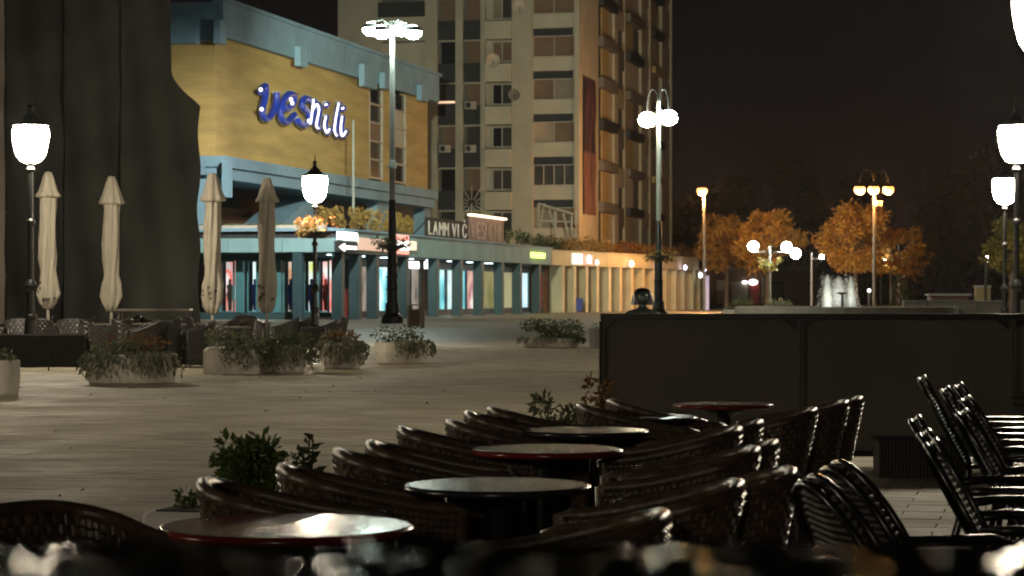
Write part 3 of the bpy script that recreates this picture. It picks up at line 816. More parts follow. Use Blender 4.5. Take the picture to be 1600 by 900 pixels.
# terrace boards
fb = fa
def board(p0, p1, y0, y1, label, mat, word, tmat):
    a, Ya = solve(fb, p0, 'x', .8); c, Yc = solve(fb, p1, 'x', .8); Ym = (Ya+Yc)/2
    t = thing('terrace_sign', label, 'sign', (CA[0], CA[1], 0), ANG)
    z0, z1 = 5.15, zat(y0, Ym)
    b = MB(); b.box(a, c, .8, .9, z0, z1); b.build('board', mat, t)
    for u in (a+.5, c-.5):
        b = MB(); b.tube([(u,.92,z1-.2),(u,2.2,4.92)], .05, 5); b.build('strut', m_iron, t)
    text(t, word, a+.3, .77, z0+.12, (z1-z0)*1.05, tmat, (c-a)-.6)
    return t, a, c, z1
m_letterwhite = M('white_letter', (.62,.60,.58), .6)
m_letterbrown = M('brown_letter', (.30,.20,.17), .6)
m_boardbrown = M('brown_board', (.16,.10,.085), .7, var=.2)
board(666, 731, 343, 372, 'black terrace board with tall white letters', m_black, 'LAMM VIČ', m_letterwhite)
t, a, c, z1 = board(734, 787, 341, 377, 'brown terrace board with a lit strip along its top', m_boardbrown, 'VESNINI', m_letterbrown)
b = MB(); b.box(a, c, .55, .95, z1+.01, z1+.16); b.build('light_strip', EM('warm_strip', (1,.8,.55), 2.2), t)

# wire star ornament and white pipe frame on the terrace
u, Yp = solve(fa, 737, 'x', 6)
P = fa[0] + fa[1]*u + fa[2]*6
st = thing('star_ornament', 'rust coloured wire star on a pole above the brown terrace board', 'ornament', (P.x, P.y, 4.9))
b = MB(); zc = zat(318, Yp) - 4.9; b.tube([(0,0,0),(0,0,zc)], .07, 6); b.build('pole', m_peach, st)
for k in range(12):
    an = k*math.pi/6
    b = MB(); b.tube([(.3*math.cos(an),-.02*k,zc+.3*math.sin(an)),(1.35*math.cos(an),-.02*k,zc+1.35*math.sin(an))], .035, 5); b.build('ray', m_peach if k < 7 else m_frame, st)
u, Yp = solve(fa, 866, 'x', 6)
Yp = 187.0; P = Vector((gx(866,Yp), Yp))
pf = thing('pipe_frame', 'white pipe pavilion frame on the terrace before the tower', 'frame', (P.x, P.y, 4.9), -.05)
s_ = Yp/F
zz = lambda y: zat(y, Yp) - 4.9
for (x0, y0, x1, y1) in ((841,320,841,352),(858,326,868,362),(868,330,868,364),(893,338,893,360),(841,318,868,326),(868,326,895,334),(841,345,895,347),(850,318,843,358),(880,334,886,360)):
    b = MB(); b.tube([((x0-866)*s_,0,zz(y0)),((x1-866)*s_,.3,zz(y1))], .10, 6); b.build('pipe', m_curtain, pf)
b = MB(); b.tube([(-25*s_,0,zz(320)),(-25*s_,3,zz(322)),(27*s_,3,zz(334)),(27*s_,0,zz(334))], .10, 6); b.build('pipe', m_curtain, pf)

# shrubs along the terrace edge
def shrub(px, Y, z, r, h, label, mat, n=260, size=None, name='terrace_shrub', group='shrubs along the terrace edge'):
    t = thing(name, label, 'shrub', (gx(px, Y), Y, z), 0, group)
    b = MB(); foliage(b, (0,0,h*.55), (r, r, h*.5), n, size or r*.4, 0, .6); b.build('foliage', mat, t)
    b = MB(); b.tube([(0,0,-.05),(0,0,h*.5)], .05, 5); b.build('stem', m_bark, t)
    return t
for i, px in enumerate((505,528,552,570,587,604,621,636)):
    Yv = solve(fa, px, 'x', .9)[1] if px > 520 else 129.5
    shrub(px, Yv, 5.0, .36 if px < 600 else .33, zat(323 + (px-505)*.10, Yv)-5.0, 'yellowish clipped terrace shrub, %s from the left' % ORD[i], m_leafyel, 560, .16)
for i, px in enumerate((793,808,820,832,843,853,863,872)):
    Yv = solve(fa, px, 'x', .9)[1]
    shrub(px, Yv, 4.95, .5, 1.15 - .02*i + rng.uniform(-.1,.15), 'dark terrace shrub right of the brown board, %s from the left' % ORD[i], m_leafdk, 150, .22)
bx_ = thing('flower_box', 'long planting box with low flowers on the arcade wing ledge', 'planter', (CA[0], CA[1], 0), ANG)
b = MB(); b.box(.0, .33, 1.0, WG, 5.125, 5.28); b.build('box', m_stone, bx_)
b = MB()
for k in range(300): b.leaf((rng.uniform(0,.3), rng.uniform(1.0,WG), 5.27), (rng.uniform(-.5,.5), rng.uniform(-.5,.5), 1), rng.uniform(.08,.18))
b.build('foliage', m_leafhang, bx_)

# ------------------------------------------------------------------ cream arcade
CC = (gx(862,180.5), 180.5)
CE = (gx(1092,218), 218.0)
ANC = math.atan2(CE[1]-CC[1], CE[0]-CC[0])
cb = thing('arcade_building', 'low cream shopping arcade with close set columns before the tower', 'building', (CC[0], CC[1], 0), ANC)
fc = frame(CC, ANC)
UC = math.hypot(CE[0]-CC[0], CE[1]-CC[1])
b = MB(); b.box(.2, UC, .35, 16, 3.78, 4.8); b.build('roof_slab', m_cream, cb)
for k in range(6):
    a = .05 + (UC-.05)*k/6; c = .05 + (UC-.05)*(k+1)/6 - .04
    b = MB(); b.box(a, c, 0, .34, 3.75, 4.85); b.build('fascia_panel', m_cream, cb)
b = MB(); b.box(0.05, UC+.1, -.1, .3, 4.855, 4.95); b.build('ledge', m_cream, cb)
for px in (875,893,912,929,948,965,983,1001,1019,1037,1053,1066,1080,1090):
    u, Yc = solve(fc, px, 'x', .35)
    b = MB(); b.cbox((u,.6,0),(.62,1.1,3.74),.03); b.build('column', m_cream, cb)
b = MB(); b.box(.6, UC, 3.2, 3.5, 0, 3.77); b.build('shop_wall', m_brownwall, cb)
b = MB(); b.box(UC-.5, UC, .36, 3.19, 0, 3.74); b.build('end_wall', m_cream, cb)
for (p0, p1, kd) in ((884,890,'brown'),(992,1000,'cold'),(1010,1024,'brown')):
    display(cb, 'x', fc, p0, p1, 3.0, .3, 3.0, kd, depth=.15, frame_m=m_frame)
fascia_sign('lightbox_sign', 'bright white panel at the start of the cream fascia', 896, 911, 396, 413, EM('white_panel', (1,.95,.85), .9), fc)
t, a, c, Ym = fascia_sign('lightbox_sign', 'red sign with a round white light on the cream fascia', 914, 926, 399, 413, e_red, fc)
b = MB(); b.ball(((a+c)/2,-.2,zat(405,Ym)), (.4,.12,.35), 10, 6); b.build('lamp', e_white, t)
for (px, py, lab, mt, r) in ((931,410,'white fascia light right of the red sign',e_white,.22),(985,412,'white fascia light above the bronze bust',e_white,.3),(1031,416,'violet fascia light left of the mast base',e_violet,.22),(1069,418,'pink violet fascia light near the end of the cream arcade',e_violet,.22),(1100,421,'small violet light beyond the cream arcade end',e_violet,.18),(1093,430,'white globe light under the end of the cream arcade',e_white,.28)):
    u, Yc = solve(fc, px, 'x', -.35); P = fc[0] + fc[1]*u - fc[2]*.35
    t = thing('fascia_light', lab, 'light', (P.x, P.y, zat(py, Yc)), ANC)
    b = MB(); b.ball((0,-.1,0), (r,r*.7,r), 10, 6); b.build('bulb', mt, t)
    b = MB(); b.tube([(0,0,.0),(0,.22,0)], .06, 5); b.build('bracket', m_iron, t)
for i in range(26):  # orange lamplight put into the leaf colour, yellower at the brightly lit left end
    px = 882 + i*8.2
    Yv = solve(fc, px, 'x', 1.0)[1]
    shrub(px, Yv, 4.85, .55, 1.05 + rng.uniform(-.1,.25), '%s hedge shrub from the left on the cream arcade roof, leaves coloured amber as if lamp-lit' % (ORD[i] if i < 20 else 'twenty-' + ORD[i-20]), m_leafyel if i < 9 else m_leafrust, 130, .24, 'hedge_shrub', 'hedge shrubs coloured as orange-lit on the cream arcade roof')

# ------------------------------------------------------------------ tower
CT = (5.83, 200.0)
ANT = -TH
tw = thing('apartment_tower', 'tall beige apartment tower behind the arcades', 'building', (CT[0], CT[1], 0), ANT)
ft = frame(CT, ANT)
TLX = solve(ft, 528)[0]
TLY = solve(ft, 1048, 'y')[0]
TH_ = 44.0
FL = [9.03 + 3.74*k for k in range(-1, 7)]
def fx(px, off=0.0): return solve(ft, px, 'x', off)[0]
def fyv(px, off=0.0): return solve(ft, px, 'y', off)[0]
b = MB(); b.box(TLX, -.6, .6, TLY-.2, 0, TH_); b.build('core', m_greypanel, tw)
# front wall strips
for (p0, p1, y) in ((528,596,0),(664,683,0),(711.5,723,0),(750.5,758,0),(800.5,832,-.12),(898.5,905.6,-.15)):
    b = MB(); b.box(fx(p0), fx(p1), y, .6, 0, TH_); b.build('wall', m_tower, tw)
b = MB(); b.box(fx(596)+.01, fx(664)-.01, .25, .61, 0, TH_); b.build('wall', m_tower2, tw)
for z in (20.0, 23.7, 27.4):
    b = MB(); b.box(fx(596)+.02, fx(664)-.02, .12, .24, z, z+.18); b.build('string_course', m_greypanel, tw)
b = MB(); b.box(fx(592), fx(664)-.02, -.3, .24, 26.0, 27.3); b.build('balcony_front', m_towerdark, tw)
lit_done = False
for k, z0 in enumerate(FL):
    # bay 4: dark head strip, blinds, pale parapet
    a, c = fx(832.5), fx(898)
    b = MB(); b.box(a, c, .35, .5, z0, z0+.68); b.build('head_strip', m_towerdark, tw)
    fr_ = MB()
    n = 4 if k == 2 else 2
    for i in range(n+1):
        x = a + (c-a)*i/n; x = min(max(x, a+.04), c-.04); fr_.box(x-.04, x+.04, .10, .18, z0-1.75, z0-.08)
    fr_.box(a, c, .08, .19, z0-.075, z0); fr_.box(a, c, .08, .19, z0-1.83, z0-1.755)
    wf = fr_.build('window', m_frame, tw)
    for i in range(n):
        x0, x1 = a+(c-a)*i/n+.05, a+(c-a)*(i+1)/n-.05
        mt = m_greypane if n == 4 else rng.choice([m_blind, m_blind2])
        if k == 3: mt = [m_peach, m_blind][i]
        b = MB(); b.box(x0, x1, .2, .28, z0-1.75, z0-.08); b.build('pane' if n == 4 else 'blind', mt, wf)
    b = MB(); b.box(a+.003, c-.003, .02, .4, z0-3.06, z0-1.84); b.build('parapet', m_tower2, tw)
    # bay 3: window and projecting panel
    a, c = fx(758.5), fx(800)
    zt = zat(197,201) + 3.74*(k-3)
    b = MB(); b.box(a, c, .30, .5, zt-1.85, zt+.1); b.build('wall_infill', m_tower, tw)
    fr_ = MB(); wa, wc = fx(769), fx(799.3); xm = wa + (wc-wa)*.48
    for x in (wa, xm, wc): fr_.box(x-.05, x+.05, .22, .29, zt-1.7, zt)
    fr_.box(wa+.051, wc-.051, .22, .29, zt-.08, zt); fr_.box(wa-.1, wc, .16, .29, zt-1.80, zt-1.705)
    wf = fr_.build('window', m_frame, tw)
    pm = [(m_greypane,m_greypane),(m_greypane,m_greypane),(m_greypane,m_greypane),(m_darkpane,m_greypane),(m_darkpane,m_greypane),(m_blind,m_blind),(m_blind2,m_greypane),(m_blind,m_blind)][k]
    for i, (x0, x1) in enumerate(((wa+.06,xm-.06),(xm+.06,wc-.06))):
        b = MB(); b.box(x0, x1, .25, .295, zt-1.70, zt-.085); b.build('pane', pm[i], wf)
    b = MB(); b.box(a+.01, c-.01, -.35, .29, zt-3.55, zt-2.0); b.build('balcony_panel', m_tower2, tw)
    # bays 1 and 2: dark balconies under grey windows
    for bi, (p0, p1) in enumerate(((684,711),(724,750))):
        a, c = fx(p0), fx(p1); zb = zat(260.5,201.5) + 3.74*(k-2)
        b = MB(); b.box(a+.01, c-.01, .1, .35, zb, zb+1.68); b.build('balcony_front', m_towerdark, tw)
        mt = [m_greypane, m_darkpane, m_blind][(k + bi*2) % 3] if bi == 0 else [m_blind, m_greypane][1 if k == 2 else 0]
        b = MB(); b.box(a+.25, c-.05, .36, .45, zb+1.69, zb+3.6); b.build('window', mt, tw)
        b = MB(); b.box(a+.01, c-.01, .12, .5, zb-.14, zb-.005); b.build('floor_edge', m_tower, tw)
    if k == 5:
        pass
a, c = fx(684.5), fx(710.5)
b = MB(); b.box(a, c, .05, .09, zat(159.5,201.5), zat(156,201.5)); b.build('lit_window_strip', EM('lit_strip', (1,.62,.38), 1.0), tw)
# side face
def sidebox(p0, p1, x0, x1, z0, z1, mat, name):
    b = MB(); b.box(x0, x1, fyv(p0), fyv(p1), z0, z1); return b.build(name, mat, tw)
for (p0, p1, x) in ((906,935,0),(958.5,964.5,.12),(976.5,978,0),(1000.5,1006.5,.12),(1015.5,1018,.05),(1033,1040.5,.1),(1047.2,1049,.15)):
    sidebox(p0, p1, -.6, x, 0, TH_, m_tower, 'wall')
for k, z0 in enumerate(FL):
    za = 9.4 + 3.74*(k-1)
    # column a
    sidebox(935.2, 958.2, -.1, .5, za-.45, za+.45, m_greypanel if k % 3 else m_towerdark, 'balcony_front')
    sidebox(935.5, 941, -.5, -.12, za+.46, za+3.28, m_greypane, 'window')
    sidebox(941.1, 951.5, -.5, -.02, za+.455, za+3.285, m_ochre, 'panel')
    sidebox(951.6, 958.0, -.5, -.1, za+.46, za+3.28, m_tower2, 'panel')
    # column b
    sidebox(964.8, 976.2, -.5, -.2, za+.3, za+2.2, m_greypane if k % 2 else m_greypanel, 'window')
    sidebox(964.8, 976.2, -.5, -.05, za+2.21, za+4.03, m_tower if k % 2 else m_greypanel, 'panel')
    # column c
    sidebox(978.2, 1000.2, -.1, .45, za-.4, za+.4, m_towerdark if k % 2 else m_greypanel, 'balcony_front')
    sidebox(978.4, 990, -.5, -.05, za+.41, za+3.33, [m_peach, m_tower2, m_ochre][k % 3], 'panel')
    sidebox(990.1, 1000.0, -.5, -.15, za+.41, za+3.33, [m_tower2, m_greypanel][k % 2], 'panel')
    # column d
    sidebox(1006.8, 1015.2, -.5, -.2, za+.2, za+2.4, m_greypane, 'window')
    sidebox(1006.8, 1015.2, -.5, -.1, za+2.41, za+3.93, m_tower2, 'panel')
    # column e
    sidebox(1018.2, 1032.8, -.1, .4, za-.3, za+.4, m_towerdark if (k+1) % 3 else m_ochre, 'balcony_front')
    sidebox(1018.4, 1026, -.5, -.08, za+.41, za+3.43, m_tower2 if k % 2 else m_peach, 'panel')
    sidebox(1026.1, 1032.6, -.5, -.18, za+.41, za+3.43, m_ochre if k % 2 else m_greypane, 'window')
    # column f
    sidebox(1040.7, 1047, -.5, -.1, za-.4, za+.6, m_greypane, 'window')
    sidebox(1040.7, 1047, -.5, -.05, za+.61, za+3.33, m_tower2, 'panel')
# banner on the side wall
a, Ya = solve(ft, 912, 'y', .12); c, Yc = solve(ft, 930.5, 'y', .12)
def banner_mat():
    m = M('printed_banner', (.018,.011,.02), .8, col2=(.13,.045,.06), vs=.7, stretch=(1,2.2,.35), lo=.42, hi=.72)
    return m
bn = thing('banner', 'tall dark wine and pink printed banner hung on the tower side', 'banner', (CT[0], CT[1], 0), ANT)
zt, zb = zat(119,Ya), zat(334,Ya); zm = zat(250,Ya)
vs = []; nv = 24
for j in range(nv+1):
    z = zb + (zt-zb)*j/nv
    for i in range(6):
        y = a + (c-a)*i/5; vs.append((.14 + .04*math.sin(i*1.7+j*.6), y, z))
q = [(j*6+i, j*6+i+1, (j+1)*6+i+1, (j+1)*6+i) for j in range(nv) for i in range(5)]
b = MB(); b.add(vs[11*6:], [tuple(i-66 for i in f) for f in q[55:]]); b.build('cloth', banner_mat(), bn, smooth=True)
b = MB(); b.add(vs[:12*6], q[:55]); b.build('cloth', M('pink_banner', (.07,.025,.03), .8, col2=(.20,.11,.09), vs=.8, stretch=(1,2.2,.35)), bn, smooth=True)
# satellite dishes and air conditioners
def dish(px, py, r, lab, off=-.6):
    x, Yd = solve(ft, px, 'x', off); P = ft[0] + ft[1]*x + ft[2]*off
    t = thing('satellite_dish', lab, 'satellite dish', (P.x, P.y, zat(py, Yd)), ANT + .3, 'satellite dishes on the tower front')
    b = MB(); rings = []
    for k in range(5):
        q_ = k/4*r + .02
        rings.append([(q_*math.cos(i*math.pi/7), -.05 - .22*(q_/r)**2*r, q_*math.sin(i*math.pi/7)) for i in range(14)])
    b.loft(rings, cap=False); b.build('reflector', m_greypanel if r < .6 else m_frame, t, smooth=True)
    b = MB(); b.tube([(0,-.05,-r*.5),(0,-r*.9,0)], .03, 5); b.build('feed_arm', m_iron, t)
    b = MB(); b.tube([(0,-.04,0),(0,.6,-.2)], .04, 5); b.build('bracket', m_iron, t)
dish(770, 95, .62, 'large pale satellite dish below the rust blind on the tower front')
dish(812, 12, .62, 'dark satellite dish near the top edge on the tower front')
dish(803, 148, .5, 'smaller satellite dish beside a dark window on the tower front')
def ac(px, py, lab):
    x, Yd = solve(ft, px, 'x', -.1); P = ft[0] + ft[1]*x + ft[2]*(-.1)
    t = thing('air_conditioner', lab, 'air conditioner', (P.x, P.y, zat(py, Yd)), ANT, 'air conditioners on the tower balconies')
    b = MB(); b.cbox((0,0,-.3),(1.0,.36,.66),.04); b.build('case', m_frame, t)
    b = MB(); b.lathe([(.25,0),(.25,.02),(.05,.03)], 12); b.build('fan_grille', m_towerdark, t, (-.14,-.19,.03), (R(90),0,0))
ac(695, 233, 'air conditioner on the left balcony column of the tower')
ac(735, 233, 'air conditioner on the second balcony column, lower one')
ac(735, 165, 'air conditioner on the second balcony column, upper one')

# ------------------------------------------------------------------ far low buildings and park
fbld = thing('shop_building', 'low brown shop building behind the autumn trees', 'building', (gx(1165,262), 262, 0))
b = MB(); b.box(-11, 8, 0, 8, 0, 4.2); b.build('wall', m_brownwall, fbld)
for (p0, p1, mt, y0, y1) in ((1098,1108,m_red,432,474),(1120,1138,m_peach,438,474),(1142,1168,m_tower2,440,474),(1172,1186,m_red,440,474),(1190,1200,m_peach,432,474),(1205,1225,m_darkpane,440,474)):
    b = MB(); b.box(gx(p0,262)-fbld.location.x, gx(p1,262)-fbld.location.x, -.3, -.01, max(0.0,zat(y1,262)), zat(y0,262)); b.build('shop_front', mt, fbld)
for (px, py, r) in ((1176,441,.35),(1163,441,.2)):
    b = MB(); b.ball((gx(px,262)-fbld.location.x,-.5,zat(py,262)), (r*1.6,r,r), 8, 5); b.build('shop_lamp', e_white, fbld)
b = MB(); b.box(-11.3, 8.3, -.8, 8.3, 4.21, 4.6); b.build('roof', m_greypanel, fbld)
ban = thing('pillar_sign', 'slim lilac lit pillar at the end of the cream arcade', 'sign', (gx(1104,214), 214, 0))
b = MB(); b.cbox((0,0,0),(.45,.4,3.2),.03); b.build('pillar', EM('lilac', (.55,.35,.75), .35), ban)
b = MB(); b.cbox((0,0,3.21),(.55,.5,.12),.02); b.build('cap', m_iron, ban)
kr = thing('kerb_wall', 'low pale stone wall edging the dark park at right', 'wall', (gx(1530,150), 150, 0))
for k in range(7):
    b = MB(); b.cbox((-4.2+k*1.6,0,0),(1.56,.5,.95),.03); b.build('stone', m_stone, kr)
    b = MB(); b.cbox((-4.2+k*1.6,0,.951),(1.58,.6,.1),.02); b.build('coping', m_stone, kr)
for (px, Y, w_, h, lab, mt) in ((1535,156,.62,1.9,'orange square pillar in the dark park',m_ochre),(1481,158,1.6,1.35,'dim brown shed behind the park wall',m_brownwall)):
    t = thing('park_pillar' if w_ < 1 else 'garden_shed', lab, 'pillar' if w_ < 1 else 'shed', (gx(px,Y), Y, 0))
    b = MB(); b.cbox((0,0,0),(w_*1.6,w_,h),.03); b.build('shaft' if w_ < 1 else 'wall', mt, t)
    b = MB(); b.cbox((0,0,h+.002),(w_*1.8,w_*1.2,.15),.03); b.build('cap' if w_ < 1 else 'roof', m_stone, t)

def tree(px, Y, y_top, y_bot, wpx, label, mat, n, leaf, group=None, base=0.0, trunk_r=.2, ymid=None):
    s_ = Y/F; zt, zb = zat(y_top, Y), zat(y_bot, Y); r = wpx*s_/2
    t = thing('tree', label, 'tree', (gx(px,Y), Y, 0), rng.uniform(0,6), group)
    b = MB(); b.tube([(0,0,-.1),(.05,.03,zb*.5),(-.04,.05,zb+.4),(.1,0,zb+(zt-zb)*.5),(0,0,zb+(zt-zb)*.85)], [trunk_r*1.3,trunk_r,trunk_r*.85,trunk_r*.5,trunk_r*.15], 8)
    b.build('trunk', m_bark, t)
    lm = MB(); lumps = []
    for k in range(26):
        a = k*2.4; e = rng.uniform(-.85,.95); rr = math.sqrt(max(.05,1-e*e*.85))*rng.uniform(.55,1.0)
        lumps.append((Vector((math.cos(a)*rr, math.sin(a)*rr, e)), rng.uniform(.13,.34)))
    for (l, lr) in lumps[:9]:
        p0 = Vector((0,0,zb + (zt-zb)*rng.uniform(.05,.4)))
        p2 = Vector((l.x*r*.7, l.y*r*.7, (zt+zb)/2 + l.z*(zt-zb)/2*.7))
        lm.tube([p0, (p0+p2)/2 + Vector((0,0,.2)), p2], [trunk_r*.45, trunk_r*.3, trunk_r*.1], 5)
    lm.build('limbs', m_bark, t)
    b = MB(); foliage(b, (0,0,(zt+zb)/2), (r*.98, r*.98, (zt-zb)/2*.98), n, leaf, .2, .35, lumps=lumps)
    b.build('crown', mat, t)
    return t
tree(1135, 210, 326, 438, 112, 'orange autumn tree beside the single orange street lamp', m_leaforange, 4200, .42)
tree(1200, 203, 318, 440, 130, 'broad rust coloured autumn tree behind the three globe park lamp', m_leaforange, 5200, .42)
tree(1338, 198, 312, 438, 150, 'largest orange autumn tree behind the fountain', m_leaforange, 6500, .42)
tree(1405, 205, 345, 440, 118, 'dim brown autumn tree right of the fountain', m_leaforange, 2600, .45)
tree(1578, 71, 338, 440, 108, 'green and yellow tree behind the lantern posts at right', m_leafgreen2, 3600, .17, trunk_r=.09)
for i, (px, Y, yt, yb_, wp, lab) in enumerate(((1245,300,215,440,130,'tall dark tree rising above the orange trees'),(1150,310,260,440,120,'dark tree behind the single orange lamp'),(1350,320,245,440,120,'dark tree behind the three headed orange lamp'),(1470,290,250,450,120,'dark tall tree in the unlit park'),(1545,280,200,450,130,'darkest tall tree behind the right lantern posts'),(1090,330,285,440,90,'dark far tree just right of the tower'))):
    tree(px, Y, yt, yb_, wp, lab, m_leafnight, 3200, .75, 'dark park trees', trunk_r=.35)
wd = MB()
for k in range(9000):
    x = rng.uniform(-15, 85); y = rng.uniform(335, 350)
    wd.leaf((x, y, rng.uniform(0, 10 + 3*math.sin(x*.31) + 2*math.sin(x*.83))), (rng.uniform(-1,1), rng.uniform(-1,1), rng.uniform(-1,1)), rng.uniform(.7,1.5))
tag(wd.build('far_wood', m_leafnight), 'dark far wood closing off the park at the horizon', 'wood', kind='stuff')
def hedge_cone(px, Y, yt, wp, lab):
    h = zat(yt, Y); r = wp*Y/F/2
    t = thing('conical_shrub', lab, 'shrub', (gx(px,Y), Y, 0))
    b = MB()
    for k in range(1100):
        z = h*(1-math.sqrt(rng.random())*.98); rr = r*(1-z/h*.75)*rng.uniform(.85,1.08); a = rng.uniform(0,6.283)
        b.leaf((rr*math.cos(a), rr*math.sin(a), z), (math.cos(a), math.sin(a), rng.uniform(0,1)), .25)
    b.build('foliage', m_leafdk, t)
    b = MB(); b.tube([(0,0,-.05),(0,0,h*.8)], [.09,.03], 6); b.build('stem', m_bark, t)
hedge_cone(1407, 172, 428, 30, 'dense clipped shrub right of the fountain')
for (px, Y, w_, lab) in ((1150,176,52,'dark low planting left of the three globe park lamp'),(1218,180,36,'low flower bed with white blooms below the white globes')):
    t = thing('shrub_bed', lab, 'shrubs', (gx(px,Y), Y, 0))
    b = MB(); foliage(b, (0,0,.55), (w_*Y/F/2, .8, .5), 420, .25); b.build('foliage', m_leafdk, t)
    b = MB(); b.cbox((0,0,0),(w_*Y/F*.8,1.4,.3),.05); b.build('bed_edge', m_stone, t)
    if px > 1200:
        b = MB(); foliage(b, (0,-.3,.7), (w_*Y/F/2, .6, .4), 60, .22); b.build('flowers', m_curtain, t)['kind'] = 'stuff'

# ------------------------------------------------------------------ fountain
YF = 150.0
fo = thing('fountain', 'round basin fountain with three milky water jets', 'fountain', (gx(1322,YF), YF, 0))
b = MB(); b.lathe([(7.2,0),(7.2,.62),(6.9,.66),(6.7,.62),(6.7,.05)], 40); b.build('basin', m_stone, fo)
b = MB(); b.lathe([(.1,.44),(6.69,.45),(6.69,.46)], 40); b.build('pool_water', M('pool_water', (.03,.04,.04), .08, var=.1, bump=.5, bs=3), fo)
def water_mat():
    m = M('falling_water', (.88,.88,.84), .5, var=.06, vs=3, stretch=(3,3,.4))
    t = m.node_tree; b = t.nodes['Principled BSDF']
    tcn = t.nodes.new('ShaderNodeTexCoord'); mp = t.nodes.new('ShaderNodeMapping'); mp.inputs['Scale'].default_value = (6,6,1.2)
    n = t.nodes.new('ShaderNodeTexNoise'); n.inputs['Scale'].default_value = 1.5; n.inputs['Detail'].default_value = 5
    t.links.new(tcn.outputs['Object'], mp.inputs[0]); t.links.new(mp.outputs[0], n.inputs['Vector'])
    r = t.nodes.new('ShaderNodeMapRange'); r.inputs[1].default_value = .3; r.inputs[2].default_value = .7; r.inputs[3].default_value = .25; r.inputs[4].default_value = .8
    t.links.new(n.outputs['Fac'], r.inputs[0]); t.links.new(r.outputs[0], b.inputs['Alpha'])
    b.inputs['Subsurface Weight'].default_value = 0.0
    return m
m_water = water_mat()
def jet(x, y, z1, r0):
    for q in range(3):
        mb = MB(); rings = []
        for k in range(13):
            t_ = k/12; z = .46 + (z1-.46)*t_*(1-.06*q)
            rr = r0*(1-.22*q)*math.sqrt(max(.0004, 1 - t_**3.2))*(1-.35*t_)*(1+.06*math.sin(k*2.1+q))
            rings.append([(x + rr*math.cos(a)*(1+.10*math.sin(a*5+k*1.3+q)), y + rr*math.sin(a)*(1+.10*math.sin(a*4+k)), z) for a in [i*2*math.pi/14 for i in range(14)]])
        mb.loft(rings, cap=False); mb.build('water_jet', m_water, fo, smooth=True)
x0 = fo.location.x
sp = MB()
for (jx, zt_, r_) in ((1291,428,.5),(1312,431,.8),(1328,431,.5)):
    for k in range(420):
        q = rng.random(); a = rng.uniform(0,6.283); rr = r_*(.55+.75*q)*rng.uniform(.7,1.25)
        sp.leaf((gx(jx,YF)-x0+rr*math.cos(a), rr*math.sin(a), .5+(zat(zt_,YF)-.4)*(1-q)*rng.uniform(.75,1.04)), (rng.uniform(-.3,.3), rng.uniform(-.3,.3), -1), rng.uniform(.05,.14), .35)
sp.build('spray', M('spray_drops', (.85,.86,.84), .3), fo)['kind'] = 'stuff'
jet(gx(1291,YF)-x0, -.5, zat(428,YF), .40)
jet(gx(1312,YF)-x0, .4, zat(431,YF), .66)
jet(gx(1328,YF)-x0, -.3, zat(431,YF), .36)
b = MB(); b.lathe([(.10,.4),(.08,1.4),(.35,1.5),(.36,1.56),(.1,1.6)], 10, (gx(1312,YF)-x0,-1.2,0)); b.build('nozzle_stand', m_iron, fo)
for (x_, y_) in ((-1.2,-2.6),(.6,-2.8)):
    fl = bpy.data.lights.new('fountain_light', 'SPOT'); fl.energy = 260; fl.color = (.95,1,.88); fl.spot_size = R(85); fl.spot_blend = 1; fl.shadow_soft_size = .15
    place('fountain_light', fl, fo, (x_, y_, .6), (R(118),0,0))
for (px, Y, lab) in ((1358,165,'slim post with a light top right of the fountain'),(1377,165,'dark post beside the fountain under the orange tree')):
    t = thing('bollard_light' if px < 1370 else 'post', lab, 'post', (gx(px,Y), Y, 0))
    b = MB(); b.lathe([(.10,0),(.09,1.6 if px < 1370 else 2.4)], 8); b.build('shaft', m_stone if px < 1370 else m_iron, t)
    b = MB(); b.ball((0,0,1.72 if px < 1370 else 2.5), .14, 8, 5); b.build('top', e_white if px < 1370 else m_iron, t)

fl_ = MB()
for k in range(80):
    y = rng.uniform(13, 60); x = rng.uniform(-.22*y, .05*y)
    fl_.leaf((x, y, GZ+.004), (rng.uniform(-1,1), rng.uniform(-1,1), rng.uniform(0,.35)), rng.uniform(.03,.065), .6)
tag(fl_.build('fallen_leaves', m_leafrust), 'scattered fallen leaves on the paving of the square', 'leaves', kind='stuff')

# ------------------------------------------------------------------ litter bins
def litter_bin(px, py, lab):
    P = ground(px, py)
    t = thing('litter_bin', lab, 'litter bin', (P.x, P.y, 0), -.2)
    for sx in (-1,1):
        b = MB(); b.cbox((sx*.27,0,0),(.09,.62,.95),.02); b.build('side_slab', m_stone, t)
    for k in range(5):
        b = MB(); b.cbox((-.18+k*.09,-.24,.08),(.075,.03,.72),.008); b.build('slat', m_wood, t)
    b = MB(); b.cbox((0,.02,.06),(.42,.44,.7),.02); b.build('liner', m_iron, t)
    b = MB(); b.cbox((0,0,.955),(.66,.66,.05),.015); b.build('top', m_stone, t)
litter_bin(650, 512, 'square stone and slat litter bin right of the tall mast base')
P = at(903, 485, 188)
t = thing('wheelie_bin', 'blue plastic bin between the cream columns', 'bin', (gx(903,186), 186.3, 0))
b = MB(); b.loft([[(-.32,-.3,.1),(.32,-.3,.1),(.32,.3,.1),(-.32,.3,.1)],[(-.4,-.38,1.05),(.4,-.38,1.05),(.4,.38,1.05),(-.4,.38,1.05)]]); b.build('body', m_bluebin, t)
b = MB(); b.cbox((0,0,1.051),(.86,.84,.08),.03); b.build('lid', m_bluebin, t)

